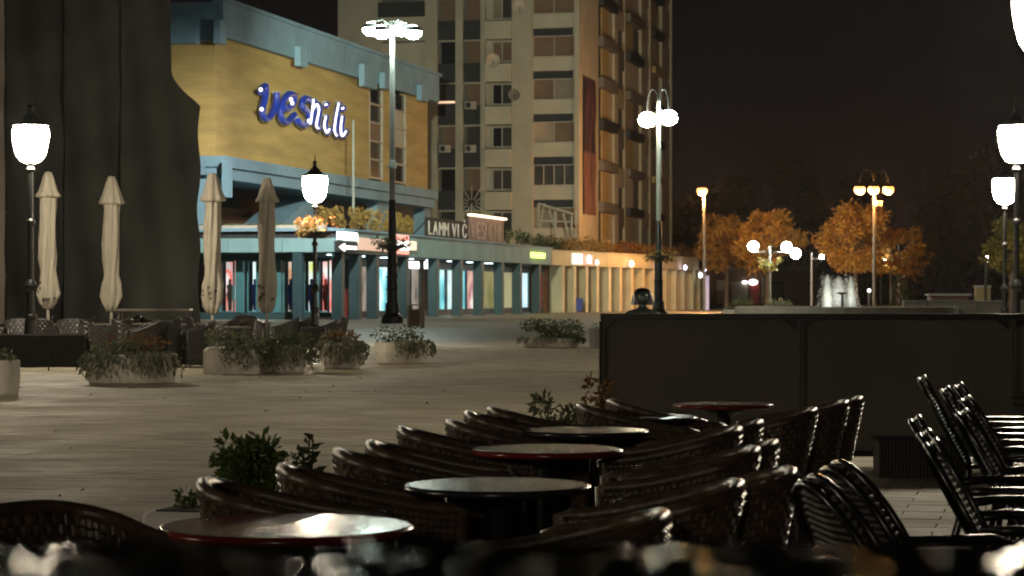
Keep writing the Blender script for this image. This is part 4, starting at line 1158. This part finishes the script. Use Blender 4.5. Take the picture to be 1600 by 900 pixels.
# ------------------------------------------------------------------ bronze bust
YB_ = 42.0
bz = thing('bronze_bust', 'dark bronze bust with rounded bobbed hair above the windbreak', 'statue', (gx(1004,YB_), YB_, GZ), 0)
zb = zat(497,YB_)-GZ
b = MB(); b.cbox((0,0,0),(.5,.4,zb-.02),.03); b.build('pedestal', m_stone, bz)
body = MB(); rings = []
prof = [(.30,.15,0,0),(.345,.17,.03,0),(.335,.165,.08,0),(.27,.15,.13,.0),(.13,.11,.17,0),(.075,.08,.20,0),(.07,.075,.245,-.01),(.085,.10,.27,-.02),(.105,.125,.31,-.02),(.115,.135,.36,-.015),(.115,.14,.41,-.01),(.10,.125,.46,0),(.06,.08,.495,0),(.01,.01,.505,0)]
for (rx, ry, z, yo) in prof:
    ring = []
    for i in range(24):
        a = 2*math.pi*i/24; x = rx*math.cos(a); y = ry*math.sin(a)+yo
        if z > .27 and math.sin(a) < -.2:
            fr_ = max(0, -math.sin(a))
            if abs(math.cos(a)) < .2 and .30 < z < .38: y -= .022     # nose
            if .2 < abs(math.cos(a)) < .55 and .35 < z < .37: y += .012  # eye sockets
        ring.append((x, y, z + zb))
    rings.append(ring)
body.loft(rings); body.build('body', m_bronze, bz, smooth=True)
hr = MB(); rings = []
for (r, z, open_) in ((.215,.24,.55),(.21,.27,.55),(.195,.34,.5),(.185,.40,.35),(.165,.46,.1),(.12,.52,0),(.06,.548,0),(.01,.555,0)):
    ring = []
    for i in range(28):
        a = 2*math.pi*i/28; rr = r*(1+.03*math.sin(i*2.2+z*20))
        k = max(0, -math.sin(a)); y = rr*.85*math.sin(a)
        if k > .35 and open_ > 0: y = max(y, -rr*.85 + open_*(k-.3)*rr)
        ring.append((rr*math.cos(a), y+.02, z+zb))
    rings.append(ring)
hr.loft(rings, cap=False); hr.build('hair', m_bronzehair, bz, smooth=True)

# ------------------------------------------------------------------ concrete planters in the square
def planter(px, py, wpx, hpx, label, mat_top, hang=(3.3,6.1), nt=60, top=.35, n=340, square=False, rust=False):
    P = ground(px, py); s_ = P.y/F; r = wpx*s_/2; h = hpx*s_
    t = thing('planter', label, 'planter', (P.x, P.y + r*.7, GZ), 0)
    b = MB()
    if square: b.cbox((0,0,.0),(r*2,r*1.5,h),.06)
    else: b.lathe([(r*.86,0),(r*.92,.03),(r*1.0,h*.55),(r*.99,h),(r*.88,h+.01),(r*.86,h-.06)], 30, rot=.2)
    b.build('tub', m_concrete, t)
    b = MB(); b.lathe([(r*.85,h-.05),(.02,h-.02)], 14); b.build('soil', m_soil, t)
    f = MB(); foliage(f, (0,0,h+top*.3), (r*1.02, r*.9, top*.62), int(n*1.6), .085, .3); f.build('foliage', mat_top, t)
    if nt:
        f = MB(); trails(f, (0,0), r*.92, r*.92 if not square else r*.72, h+.02, .05, nt, .085, *hang); f.build('trailing_foliage', m_leafhang, t)
    if rust:
        f = MB(); foliage(f, (0,.05,h+top*.6), (r*.8, r*.5, top*.5), 130, .10); f.build('flowers', m_leafrust, t)['kind'] = 'stuff'
    return t
planter(197, 603, 146, 46, 'wide round concrete planter with two hanging grey green clumps and rust plants', m_leafhang, (3.6,6.0), 90, .26, 380, rust=True)
planter(360, 587, 86, 42, 'square concrete planter half bare, right of the tall tub chairs', m_leafhang, (4.3,6.1), 40, .35, 300, square=True)
planter(438, 585, 78, 40, 'bushy concrete planter nearly hidden by trailing leaves', m_leafdk, (3.3,6.2), 90, .35, 420)
planter(533, 579, 64, 40, 'small round concrete planter with trailing leaves by the café table', m_leafhang, (3.2,6.1), 75, .22, 240, rust=True)
planter(625, 571, 84, 34, 'pale round concrete planter with leaves trailing on its right side', m_leafdk, (4.6,6.4), 55, .40, 300)
planter(-2, 621, 58, 55, 'pale concrete planter cut off by the left edge of the photo', m_leafhang, (3.2,4.0), 6, .2, 120)
t = planter(862, 545, 92, 14, 'wide dark leafy bush planter alone in the middle of the square', m_leafdk, (3.1,6.3), 90, .50, 1500)
P = ground(936, 546)
t = thing('planter', 'small dark tub partly hidden behind the left end of the windbreak', 'planter', (P.x, P.y, GZ))
b = MB(); b.lathe([(.24,0),(.28,.5),(.25,.52),(.24,.46)], 12); b.build('tub', m_greypanel, t)
b = MB(); foliage(b, (0,0,.55), (.22,.22,.12), 60, .08); b.build('foliage', m_leafhang, t)

# ------------------------------------------------------------------ closed parasols
def parasol(px, y_top, Y, lab, prt, seed):
    t = thing('parasol', lab, 'parasol', (gx(px,Y), Y, GZ), seed*.7, 'closed parasols of the café')
    H = zat(y_top, Y) - GZ
    def fold(r, z, k, amp, ph):
        n = 48
        return [((r*(1+amp*math.cos(8*a+ph+k*.25)+amp*.5*math.sin(3*a+ph*2+k*.4)))*math.cos(a), (r*(1+amp*math.cos(8*a+ph+k*.25)+amp*.5*math.sin(3*a+ph*2+k*.4)))*math.sin(a), z) for a in [2*math.pi*i/n for i in range(n)]]
    b = MB()
    pr = [(.155,H-.52),(.15,H-.75),(.155,H-1.1),(.15,H-1.5),(.16,H-1.9),(.15,H-2.15),(.19,H-2.4),(.215,H-2.65),(.18,H-2.85),(.10,H-2.98)]
    b.loft([fold((r if z > H-2.2 else r*.92)*(1+.09*math.sin(k*1.9+seed)), z+.02*math.sin(k*3+seed), k*3.0+seed, .24, seed) for k, (r, z) in enumerate(pr)]); b.build('canopy', m_canvas, t, smooth=True)
    b = MB()
    pr = [(.015,H),(.07,H-.02),(.11,H-.12),(.155,H-.28),(.20,H-.43),(.265,H-.57),(.22,H-.60)]
    b.loft([fold(r, z+(.04*math.sin(seed*2) if k > 4 else 0), k, .10, seed) for k, (r, z) in enumerate(pr)]); b.build('top_flap', m_canvas, t, smooth=True)
    b = MB(); b.lathe([(.035,0),(.03,H-.2)], 8); b.build('pole', m_stone, t)
    b = MB(); b.cbox((0,0,0),(.6,.6,.10),.02); b.build('base', m_concrete, t)
    if prt:
        for k in range(6):   # scattered dark printed characters on the folded hem
            a = -1.57 - seed*.7 + rng.uniform(-.8,.8); z = H - 2.42 - rng.uniform(0,.38); r = .262
            b = MB(); s_ = rng.uniform(.03,.055)
            for (u0, v0, u1, v1) in ((-1,-1,-.5,1),(-.5,.5,.8,1),(-.5,-.2,.6,.3)):
                b.quad(*[((r)*math.cos(a+u*s_/r), (r)*math.sin(a+u*s_/r), z+v*s_) for (u, v) in ((u0,v0),(u1,v0+.2),(u1,v1+.2),(u0,v1))])
            b.build('printed_mark', m_print, t)
    return t
parasol(75, 268, 50, 'closed cream parasol beside the left lantern post', True, 1)
parasol(174, 275, 51, 'closed cream parasol alone before the dark netting', False, 2)
parasol(332, 270, 49, 'closed cream parasol at the netting edge with dark print on its hem', True, 3)
parasol(417, 277, 51, 'closed brownish cream parasol before the shop windows', True, 4)

# ------------------------------------------------------------------ woven tub chairs
def tub_chair(name, mat, w_, hb, hf, nu, nv, disp, taper=.80):
    """all parts in local space, facing +Y"""
    rc = .15; arm = .37; bk = 2*(w_-rc); q_ = math.pi*rc/2; Ltot = 2*arm + 2*q_ + bk; yb_ = -.15
    def plan(s):
        d = s*Ltot
        if d <= arm: return (w_, arm-d+yb_), (1,0)
        if d <= arm+q_:
            a = (d-arm)/rc; return (w_-rc+rc*math.cos(a), yb_-rc*math.sin(a)), (math.cos(a), -math.sin(a))
        if d <= arm+q_+bk: return (w_-rc-(d-arm-q_), yb_-rc), (0,-1)
        if d <= arm+2*q_+bk:
            a = math.pi/2 + (d-arm-q_-bk)/rc; return (-w_+rc+rc*math.cos(a), yb_-rc*math.sin(a)), (math.cos(a), -math.sin(a))
        return (-w_, d-(Ltot-arm)+yb_), (-1,0)
    def rim(s):
        q = 1-abs(s-.5)*2; q = max(0, min(1, (q-.02)/.92)); q = q*q*(3-2*q)
        return hf + (hb-hf)*q
    def pt(s, z, inn, d=0.0):
        (x, y), (nx, ny) = plan(s); f = taper + (1-taper)*min(1.05, z/hb)
        k = -inn + d
        lean = -.07*max(0, (z-.35)/.5) * (1-abs(s-.5)*2)
        return (x*f + nx*k, y*f + ny*k + lean, z)
    t = thing(name, '', 'chair')
    mb = MB()
    def weave(inn, n_v):
        def P_(i, j, d):
            s = i/nu; zr = rim(s)-.012; q = j/n_v
            z = (.05 + (zr-.05)*q) if not inn else (.38 + (zr-.38)*q)
            return pt(s, z, .034*inn, d if not inn else -d)
        vs = [P_(i, j, 0) for j in range(n_v+1) for i in range(nu+1)]; fs = []; N = nu+1
        for j in range(n_v):
            for i in range(nu):
                up = (i+j) % 2; e0, e1 = (.10,.22) if up else (.22,.10); d = disp if up else -disp*.25
                o = len(vs)
                vs += [P_(i+e0, j+e1, d), P_(i+1-e0, j+e1, d), P_(i+1-e0, j+1-e1, d), P_(i+e0, j+1-e1, d)]
                c_ = (j*N+i, j*N+i+1, (j+1)*N+i+1, (j+1)*N+i)
                fs.append((o, o+1, o+2, o+3))
                for k in range(4): fs.append((c_[k], c_[(k+1)%4], o+(k+1)%4, o+k))
        mb.add(vs, fs)
    weave(0, nv); weave(1, nv//2)
    mb.build('woven_shell', mat, t)
    b = MB(); n = 40
    path = [pt(0,.05,.017)] + [pt(0, hf*.5, .017)] + [pt(i/n, rim(i/n), .017) for i in range(n+1)] + [pt(1,hf*.5,.017), pt(1,.05,.017)]
    b.tube(path, .024, 7); b.build('rim', mat, t, smooth=True)
    b = MB(); b.loft([[(pt(i/16,.36,.03)[0], pt(i/16,.36,.03)[1], z) for i in range(17)] for z in (.36,.405)]); b.build('seat', mat, t)
    b = MB(); x1 = pt(0,.36,.03)[0]; b.box(-x1, x1, .17, .20, .06, .355); b.build('front_panel', mat, t)
    for (x, y) in ((-w_*.7,.14),(w_*.7,.14),(-w_*.6,-w_*.55),(w_*.6,-w_*.55)):
        b = MB(); b.lathe([(.02,0),(.02,.06)], 7, (x,y,0)); b.build('foot', m_alu, t)
    return t
proto = tub_chair('wicker_chair', m_wicker, .27, .80, .685, 66, 28, .010)
first = [True]
def put_chair(pr, flag, px, py, ztop, face, label, group, dist=.33, side=0):
    Y = (CAMZ - ztop)*F/(py-HOR); x = gx(px, Y)
    f = Vector((math.cos(face), math.sin(face))); c = Vector((x, Y)) + f*dist + Vector((f.y, -f.x))*side*.25
    rz = face - math.pi/2
    if flag[0]:
        flag[0] = False; pr.location = (c.x, c.y, GZ); pr.rotation_euler = (0,0,rz); pr['label'] = label; pr['group'] = group; return pr
    return copy_tree(pr, (c.x, c.y, GZ), rz, label, group)
LEFT = [(330,749),(440,727),(524,704),(585,691),(628,669),(697,659),(732,645),(765,638)]
labs = ['nearest wet wicker chair of the long left row, before the leafy planter','second wicker chair of the left row, just right of the leafy planter','third wicker chair of the left row, behind the dark round table','fourth wicker chair of the left row','fifth wicker chair of the left row, left of the red rimmed table','sixth wicker chair of the left row','seventh wicker chair of the left row','eighth and tallest looking wicker chair of the left row, against the bright paving']
for i, ((px, py), lb) in enumerate(zip(LEFT, labs)):
    put_chair(proto, first, px, py, .82, R(7 + rng.uniform(-4,4)), lb, 'wet wicker chairs on the left side of the tables', side=1)
put_chair(proto, first, 903, 633, .82, R(5), 'wicker chair left of the black table before the windbreak', 'wet wicker chairs on the left side of the tables', side=1)
put_chair(proto, first, 948, 627, .82, R(8), 'wicker chair behind the black table at the windbreak end', 'wet wicker chairs on the left side of the tables', side=1)
put_chair(proto, first, 30, 798, .82, R(-38), 'wicker chair at the lower left corner of the photo', 'wet wicker chairs on the left side of the tables')
RIGHT = [(1034,797,'front wicker chair of the right row, lowest one behind the blurred ledge'),(1146,751,'wicker chair of the right row with a long wet rim, second from the front'),(1223,732,'outer wicker chair of the right row above the black armchairs'),(1171,700,'wicker chair of the right row beside the red rimmed table'),(1208,690,'wicker chair of the right row, just right of the one beside the red table'),(1150,669,'wicker chair of the right row below the small dark red table'),(1186,659,'wicker chair of the right row, right of the small dark red table'),(1270,640,'wicker chair of the right row before the windbreak post'),(1315,628,'second last wicker chair of the right row'),(1338,622,'farthest wicker chair of the right row, its slanted back against the windbreak')]
for i, (px, py, lb) in enumerate(RIGHT):
    put_chair(proto, first, px, py, .82, R(174 + rng.uniform(-4,4)), lb, 'wet wicker chairs on the right side of the tables', side=-1)

# ------------------------------------------------------------------ café tables in front
def table(px, py, wpx, label, top_m, rim_m):
    Y = (CAMZ-.75)*F/(py-HOR); r = wpx*Y/F/2
    t = thing('cafe_table', label, 'table', (gx(px,Y), Y, GZ), 0, 'round wet café tables')
    b = MB(); b.lathe([(r*.97,.715),(r-.006,.742),(.001,.7455)], 48); b.build('tabletop', top_m, t)
    b = MB(); n = 48; b.tube([(r*math.cos(2*math.pi*i/n), r*math.sin(2*math.pi*i/n), .729) for i in range(n)], .013, 8, True); b.build('rim', rim_m, t, smooth=True)
    b = MB(); b.lathe([(.05,.03),(.045,.66),(.13,.70),(.13,.714)], 12); b.build('pedestal', m_blackplastic, t)
    b = MB(); b.lathe([(.22,0),(.22,.015),(.08,.035)], 20); b.build('foot', m_blackplastic, t)
w_red = WET('wet_red_top', (.16,.045,.022), .24); w_dark = WET('wet_dark_top', (.045,.05,.042), .25); w_black = WET('wet_black_top', (.014,.014,.014), .25); w_brown = WET('wet_brown_top', (.07,.035,.02), .22)
r_red = M('red_rim', (.16,.014,.012), .2, var=.2); r_dark = M('dark_rim', (.02,.02,.02), .22); 
table(447, 828, 385, 'nearest round table with a wet red brown top and a bright lamp reflection', w_red, r_red)
table(777, 763, 283, 'round table with a dark grey green top covered in rain drops', w_dark, r_dark)
table(855, 706, 230, 'round table with a bright red rim between the chair rows', w_red, r_red)
table(914, 676, 192, 'round dark brown table with an orange sheen behind the red rimmed one', w_brown, r_dark)
table(996, 654, 180, 'black round table before the left end of the windbreak', w_black, r_dark)
table(1130, 634, 150, 'small dark red table standing close to the windbreak', w_red, r_red)

# ------------------------------------------------------------------ windbreak
YW = 18.6
wb = thing('windbreak', 'long dark ribbed windbreak screen behind the tables', 'windbreak', (gx(938,YW), YW, GZ), -.012)
x0 = gx(938,YW)
zt = zat(490,YW)-GZ; zb = zat(713,YW)-GZ
def ribbed(x0_, x1_):
    mb = MB(); n = max(4, int((x1_-x0_)/.014)); vs = []
    for i in range(n+1):
        x = x0_ + (x1_-x0_)*i/n; y = .0004 if i % 2 else -.0004
        vs += [(x, y, zb+.05), (x, y, zt-.05)]
    mb.add(vs, [(2*i, 2*i+2, 2*i+3, 2*i+1) for i in range(n)]); 
    mb.box(x0_+.002, x1_-.002, .008, .02, zb+.052, zt-.052)
    return mb
pxs = [938, 1248, 1579, 1910]
for k in range(3):
    a, c = gx(pxs[k],YW)-x0, gx(pxs[k+1],YW)-x0
    pn = ribbed(a+.003, c-.003).build('panel', m_screen, wb)
    b = MB(); b.box(a, c, -.02, .03, zt-.05, zt); b.build('top_rail', m_screenrim, wb)
    b = MB(); b.box(a, c, -.02, .03, zb, zb+.05); b.build('bottom_rail', m_screenrim, wb)
    for sx, xx in ((1,a+.03),(-1,c-.03)):
        b = MB(); b.loft([[(xx,-.015,zt-.052),(xx+sx*.10,-.015,zt-.052),(xx,-.015,zt-.13)],[(xx,.007,zt-.052),(xx+sx*.10,.007,zt-.052),(xx,.007,zt-.13)]]); b.build('corner_bracket', m_screenrim, wb)
for k in range(4):
    a = gx(pxs[k],YW)-x0
    b = MB(); b.tube([(a,-.035,0),(a,-.035,zt-.06)], .012, 8); b.build('post', m_postdark if k else m_screenrim, wb)
    b = MB(); b.cbox((a,0,0),(.3,.3,.02),.005); b.build('foot_plate', m_screenrim, wb)
for z in (zat(620,YW), zat(631,YW)):
    b = MB(); b.tube([(gx(1576,YW)-x0,-.09,z),(gx(1700,YW)-x0,-.09,z)], .028, 8); b.build('grey_bar', m_alu, wb)
P = at(1438, 755, 17.0)
t = thing('planter_trough', 'ribbed dark trough standing under the windbreak at right', 'planter', (gx(1440,17.2), 17.2, GZ))
b = MB()
for k in range(26): b.cbox((-.33+k*.026,0,.02),(.022,.28,.27),.004)
b.build('trough', m_strip, t)
b = MB(); b.cbox((0,0,.291),(.72,.34,.03),.01); b.build('rim', m_screenrim, t)

# ------------------------------------------------------------------ black cane armchairs
def black_chair():
    t = thing('cane_armchair', '', 'chair')
    tilt = R(28); c, s = math.cos(tilt), math.sin(tilt)
    def bp(x, h, off=0.0): return (x, -.17 - h*s - off*c, .42 + h*c - off*s)
    Hh = .565; hw = .205
    def hoop(off, k):
        pts = [bp(-hw*k*.8, 0, off), bp(-hw*k*.95, .15, off), bp(-hw*k, .32, off)]
        for i in range(1, 12):
            a = math.pi*i/12; pts.append(bp(-hw*k*math.cos(a), .32 + (Hh-.32)*math.sin(a), off))
        return pts + [bp(hw*k, .32, off), bp(hw*k*.95, .15, off), bp(hw*k*.8, 0, off)]
    for off in (0, .035):
        b = MB(); b.tube(hoop(off, 1), .0115, 8); b.build('back_hoop', m_blackplastic, t, smooth=True)
    b = MB()
    for i in range(26):
        h = .02 + i*.0215
        hwid = hw*.93 if h < .32 else hw*math.sqrt(max(0, 1-((h-.32)/(Hh-.32))**2))*.97
        if hwid > .03: b.tube([bp(-hwid, h, .012), bp(0, h, .024), bp(hwid, h, .012)], .0095, 5)
    o = b.build('cane_strips', m_strip, t); o['kind'] = 'stuff'
    b = MB()
    for i in range(17): b.tube([(-.22,-.2+i*.026,.43),(.22,-.2+i*.026,.43)], .010, 5)
    o = b.build('seat_strips', m_strip, t); o['kind'] = 'stuff'
    b = MB(); b.tube([(-.23,-.2,.425),(.23,-.2,.425),(.24,.22,.435),(-.24,.22,.435)], .014, 6, True); b.build('seat_frame', m_blackplastic, t)
    for sx in (-1,1):
        q = bp(sx*hw*.98, .27, .01)
        b = MB(); b.tube([q, (sx*.27,q[1]+.12,.665), (sx*.28,.16,.665), (sx*.28,.235,.64), (sx*.27,.25,.55)], .017, 7); b.build('armrest', m_blackplastic, t, smooth=True)
        b = MB(); b.tube([(sx*.27,.25,.56),(sx*.25,.245,.0)], .015, 7); b.build('leg', m_blackplastic, t)
        b = MB(); b.tube([bp(sx*hw*.8,.03),(sx*.20,-.20,.25),(sx*.23,-.27,.0)], .015, 7); b.build('leg', m_blackplastic, t)
    return t
bproto = black_chair(); bf = [True]
def put_black(px, py, face, label, ztop=.94):
    return put_chair(bproto, bf, px, py, ztop, face, label, 'black cane armchairs at right', .46)
put_black(1262, 747, R(14), 'black cane armchair left of its pair beside the right wicker row')
put_black(1301, 724, R(15), 'black cane armchair right of its pair, its rounded back leaning right')
put_black(1450, 689, R(-6), 'nearest black armchair at the lower right, its back edge running to the ledge')
put_black(1439, 674, R(-5), 'black armchair directly behind the nearest one at right')
put_black(1425, 652, R(-8), 'third black armchair back at right, left of the taller looking ones')
put_black(1499, 642, R(-4), 'black armchair with a glossy edge in the inner right group')
put_black(1504, 621, R(-2), 'black armchair with a bright rim glint behind the glossy edged one')
put_black(1494, 600, R(-6), 'highest black armchair back of the inner right group')
put_black(1473, 606, R(-8), 'black armchair back between the leftmost and the highest at right')
put_black(1437, 588, R(-10), 'farthest leftmost black armchair back against the windbreak')

# ------------------------------------------------------------------ front planter
Yp = 9.4
pl = thing('planter', 'white rectangular planter with a leafy green bush behind the wicker chairs', 'planter', (gx(395,Yp), Yp, GZ), -TH)
b = MB(); b.cbox((-.03,0,0),(.78,.34,.50),.02); b.build('box', M('white_planter', (.62,.60,.55), .6, var=.08), pl)
b = MB(); b.box(-.37,.33,-.13,.13,.45,.506); b.build('soil', m_soil, pl)
b = MB(); lumps = [(Vector((.75*math.cos(k*2.4)*(1-.3*(k%3)), .7*math.sin(k*2.4), -.7+.115*k)), .5) for k in range(13)]
foliage(b, (.0,0,.66), (.165,.16,.16), 1700, .046, .25, .3, lumps=lumps); b.build('bush', m_leaf, pl)
b = MB(); sp = MB()
for k in range(9):
    x, y = .20 + rng.uniform(-.05,.07), rng.uniform(-.06,.06); zt_ = rng.uniform(.68,.83)
    sp.tube([(x*.95,y*.6,.48),(x,y,zt_)], .004, 4)
    for q in range(16):
        z = .5 + (zt_-.5)*q/15; a = q*2.4
        b.leaf((x,y,z), (math.cos(a), math.sin(a), .5), .065)
b.build('leafy_stems', m_leafdk, pl); sp.build('stems', m_leafdk, pl)
b = MB(); foliage(b, (-.30,.05,.53), (.08,.09,.05), 90, .04, .2); b.build('low_foliage', m_leaf, pl)
Yp = 15.2
pl2 = thing('planter', 'low planter with thin olive and rust plants between chairs and windbreak', 'planter', (gx(890,Yp), Yp, GZ), -TH)
b = MB(); b.cbox((0,0,0),(.62,.34,.40),.02); b.build('box', m_concrete, pl2)
b = MB(); foliage(b, (-.06,0,.55), (.20,.18,.18), 420, .055, .1, .3); b.build('foliage', m_leafhang, pl2)
b = MB(); foliage(b, (.17,.12,.62), (.09,.09,.20), 130, .06); b.build('rust_foliage', m_leafrust, pl2)

# ------------------------------------------------------------------ café seating at left, middle distance
cproto = tub_chair('tub_chair', m_wickergrey, .28, .88, .68, 30, 14, .007, .74); cf = [True]
def put_c(px, Y, face, label, group='grey woven tub chairs of the left café'):
    x = gx(px, Y); rz = face - math.pi/2
    if cf[0]:
        cf[0] = False; cproto.location = (x,Y,GZ); cproto.rotation_euler = (0,0,rz); cproto['label'] = label; cproto['group'] = group; return
    copy_tree(cproto, (x,Y,GZ), rz, label, group)
row1 = [(218,44.5,200),(233,43.9,160),(276,44.2,20),(306,43.8,200)]
for i, (px, Y, a) in enumerate(row1):
    put_c(px, Y, R(a), ['tall looking tub chair right behind the wide planter','tub chair facing left beside the wide planter','tub chair standing clear between the planters, left one','tub chair standing clear between the planters, right one'][i])
row2 = [(12,47),(30,46.5),(66,47.5),(92,47),(112,46),(132,47.5),(152,46.5),(178,47.2),(203,46.6),(255,48),(346,47),(368,47.5),(390,48.2)]
for i, (px, Y) in enumerate(row2):
    put_c(px, Y, R(rng.choice([20,200,90,-70,160])), 'grey tub chair of the second café row, %s from the left' % ORD[i])
row3 = [(22,54),(58,55),(122,54),(160,55),(195,54),(238,55),(285,54),(385,56),(405,56.5)]
for i, (px, Y) in enumerate(row3):
    put_c(px, Y, R(rng.choice([20,200,90,-70,160])), 'grey tub chair of the back café row, %s from the left' % ORD[i])
for (px, Y, a, lb) in ((441,50,190,'slim looking tub chair left of the lantern post, left of two'),(460,50.6,190,'slim looking tub chair left of the lantern post, right of two'),(517,50,205,'brownish tub chair right of the lantern post base')):
    put_c(px, Y, R(a), lb)
def mid_table(px, Y, label, w_=.7, mat=None):
    t = thing('bistro_table', label, 'table', (gx(px,Y), Y, GZ), .3, 'bistro tables of the left café')
    b = MB(); b.cbox((0,0,.72),(w_,w_,.035),.01); b.build('tabletop', mat or m_greypanel, t)
    b = MB(); b.lathe([(.03,.02),(.03,.72)], 8); b.build('pedestal', m_iron, t)
    b = MB(); b.cbox((0,0,0),(.45,.45,.02),.005); b.build('foot', m_iron, t)
for i, (px, Y) in enumerate(((48,50.5),(105,50),(165,50.5),(222,51),(262,50),(330,52),(400,53),(360,45.5))):
    mid_table(px, Y, 'small square bistro table in the left café, %s from the left' % ['first','second','third','fourth','fifth','seventh','eighth','sixth'][i])
t = thing('bistro_table', 'black cloth covered bistro table with a thin foot under the lantern post', 'table', (gx(484,45.6), 45.6, GZ), .1)
b = MB(); b.cbox((0,0,.32),(.36,.36,.42),.02); b.build('cloth', m_black, t)
b = MB(); b.lathe([(.02,.01),(.02,.32)], 6); b.build('pedestal', m_iron, t)
b = MB(); b.cbox((0,0,0),(.42,.3,.015),.004); b.build('foot', m_iron, t)
bar = thing('service_table', 'long dark serving table with a pale top at the back of the left café', 'table', (gx(240,58), 58, GZ), 0)
b = MB(); b.cbox((0,0,.98),(1.9,.6,.05),.01); b.build('top', m_frame, bar)
for (x, y) in ((-.85,-.22),(.85,-.22),(-.85,.22),(.85,.22)):
    b = MB(); b.box(x-.03,x+.03,y-.03,y+.03,0,.98); b.build('leg', m_iron, bar)
low = thing('screen_fence', 'low black cloth screen beside the left lantern post', 'fence', (gx(60,42.0), 42.0, GZ), .0)
for k in range(3):
    a = -1.12 + k*.66
    b = MB(); b.box(a, a+.65, 0, .03, .06, .64); b.build('cloth_panel', m_black, low)
    b = MB(); b.box(a-.005, a+.655, -.01, .04, .641, .67); b.build('top_bar', m_iron, low)
for k in range(4):
    b = MB(); b.tube([(-1.125+k*.66,-.03,0),(-1.125+k*.66,-.03,.64)], .015, 6); b.build('post', m_iron, low)

# ------------------------------------------------------------------ wet ledge right before the camera
YL = .785
ZL = CAMZ - (845-HOR)/F*YL
ld = thing('ledge', 'wet black ledge with rain drops, blurred along the bottom edge', 'ledge', (0, 0, 0))
b = MB(); b.box(-1.2, 1.2, .22, YL, 1.22, ZL)
b.build('slab', WET('wet_ledge', (.012,.012,.012), .6, 30, .015, spec=0, coat=0), ld)
b = MB(); b.box(-1.15, 1.15, .3, YL-.05, 0, 1.219); b.build('wall', m_concrete, ld)
m_drop = M('rain_drop', (.01,.01,.01), .13, var=.0, spec=1.0)
dm = []
for r, h_ in ((.0028,.00011),(.0036,.00014),(.0044,.00015),(.0036,.00030)):
    d = MB(); d.lathe([(r*q_, h_*(1-q_*q_)+.0004) for q_ in (1,.85,.7,.55,.4,.25,.12,.02)], 20); dm.append(d.mesh('water_drop', m_drop, True))
drops = [(30,868),(42,882),(70,893),(90,866),(137,876),(165,889),(205,884),(380,888),(450,884),(500,872),(512,886),(545,884),(620,880),(652,872),(720,888),(840,880),(920,884),(968,860),(1020,870),(1060,862),(1020,880),(1102,872),(1145,858),(1262,862),(1294,860),(1455,864),(1545,880),(1562,885),(1580,872),(1380,888)]
for (px, py) in drops:
    Yd = (CAMZ-ZL)*F/(py-HOR)
    o = place('water_drop', dm[rng.randrange(4)], ld, (gx(px,Yd), Yd, ZL-.0003), (0,0,rng.uniform(0,6)))
for k in range(34):
    Yd = rng.uniform(.66, YL-.006)
    o = place('water_drop', dm[rng.randrange(4)], ld, (rng.uniform(-.19,.19), Yd, ZL-.0003), (0,0,rng.uniform(0,6)))

# ------------------------------------------------------------------ night mist
if HAZE > 0:
    hz = MB(); hz.box(-420, 420, -60, 700, -1.0, 52.0)
    m = bpy.data.materials.new('mist'); m.use_nodes = True; t = m.node_tree
    t.nodes.remove(t.nodes['Principled BSDF'])
    pv = t.nodes.new('ShaderNodeVolumePrincipled'); pv.inputs['Color'].default_value = (.9,.9,.92,1); pv.inputs['Density'].default_value = HAZE
    pv.inputs['Anisotropy'].default_value = .65
    t.links.new(pv.outputs[0], t.nodes['Material Output'].inputs['Volume'])
    o = hz.build('haze', m); o['kind'] = 'stuff'
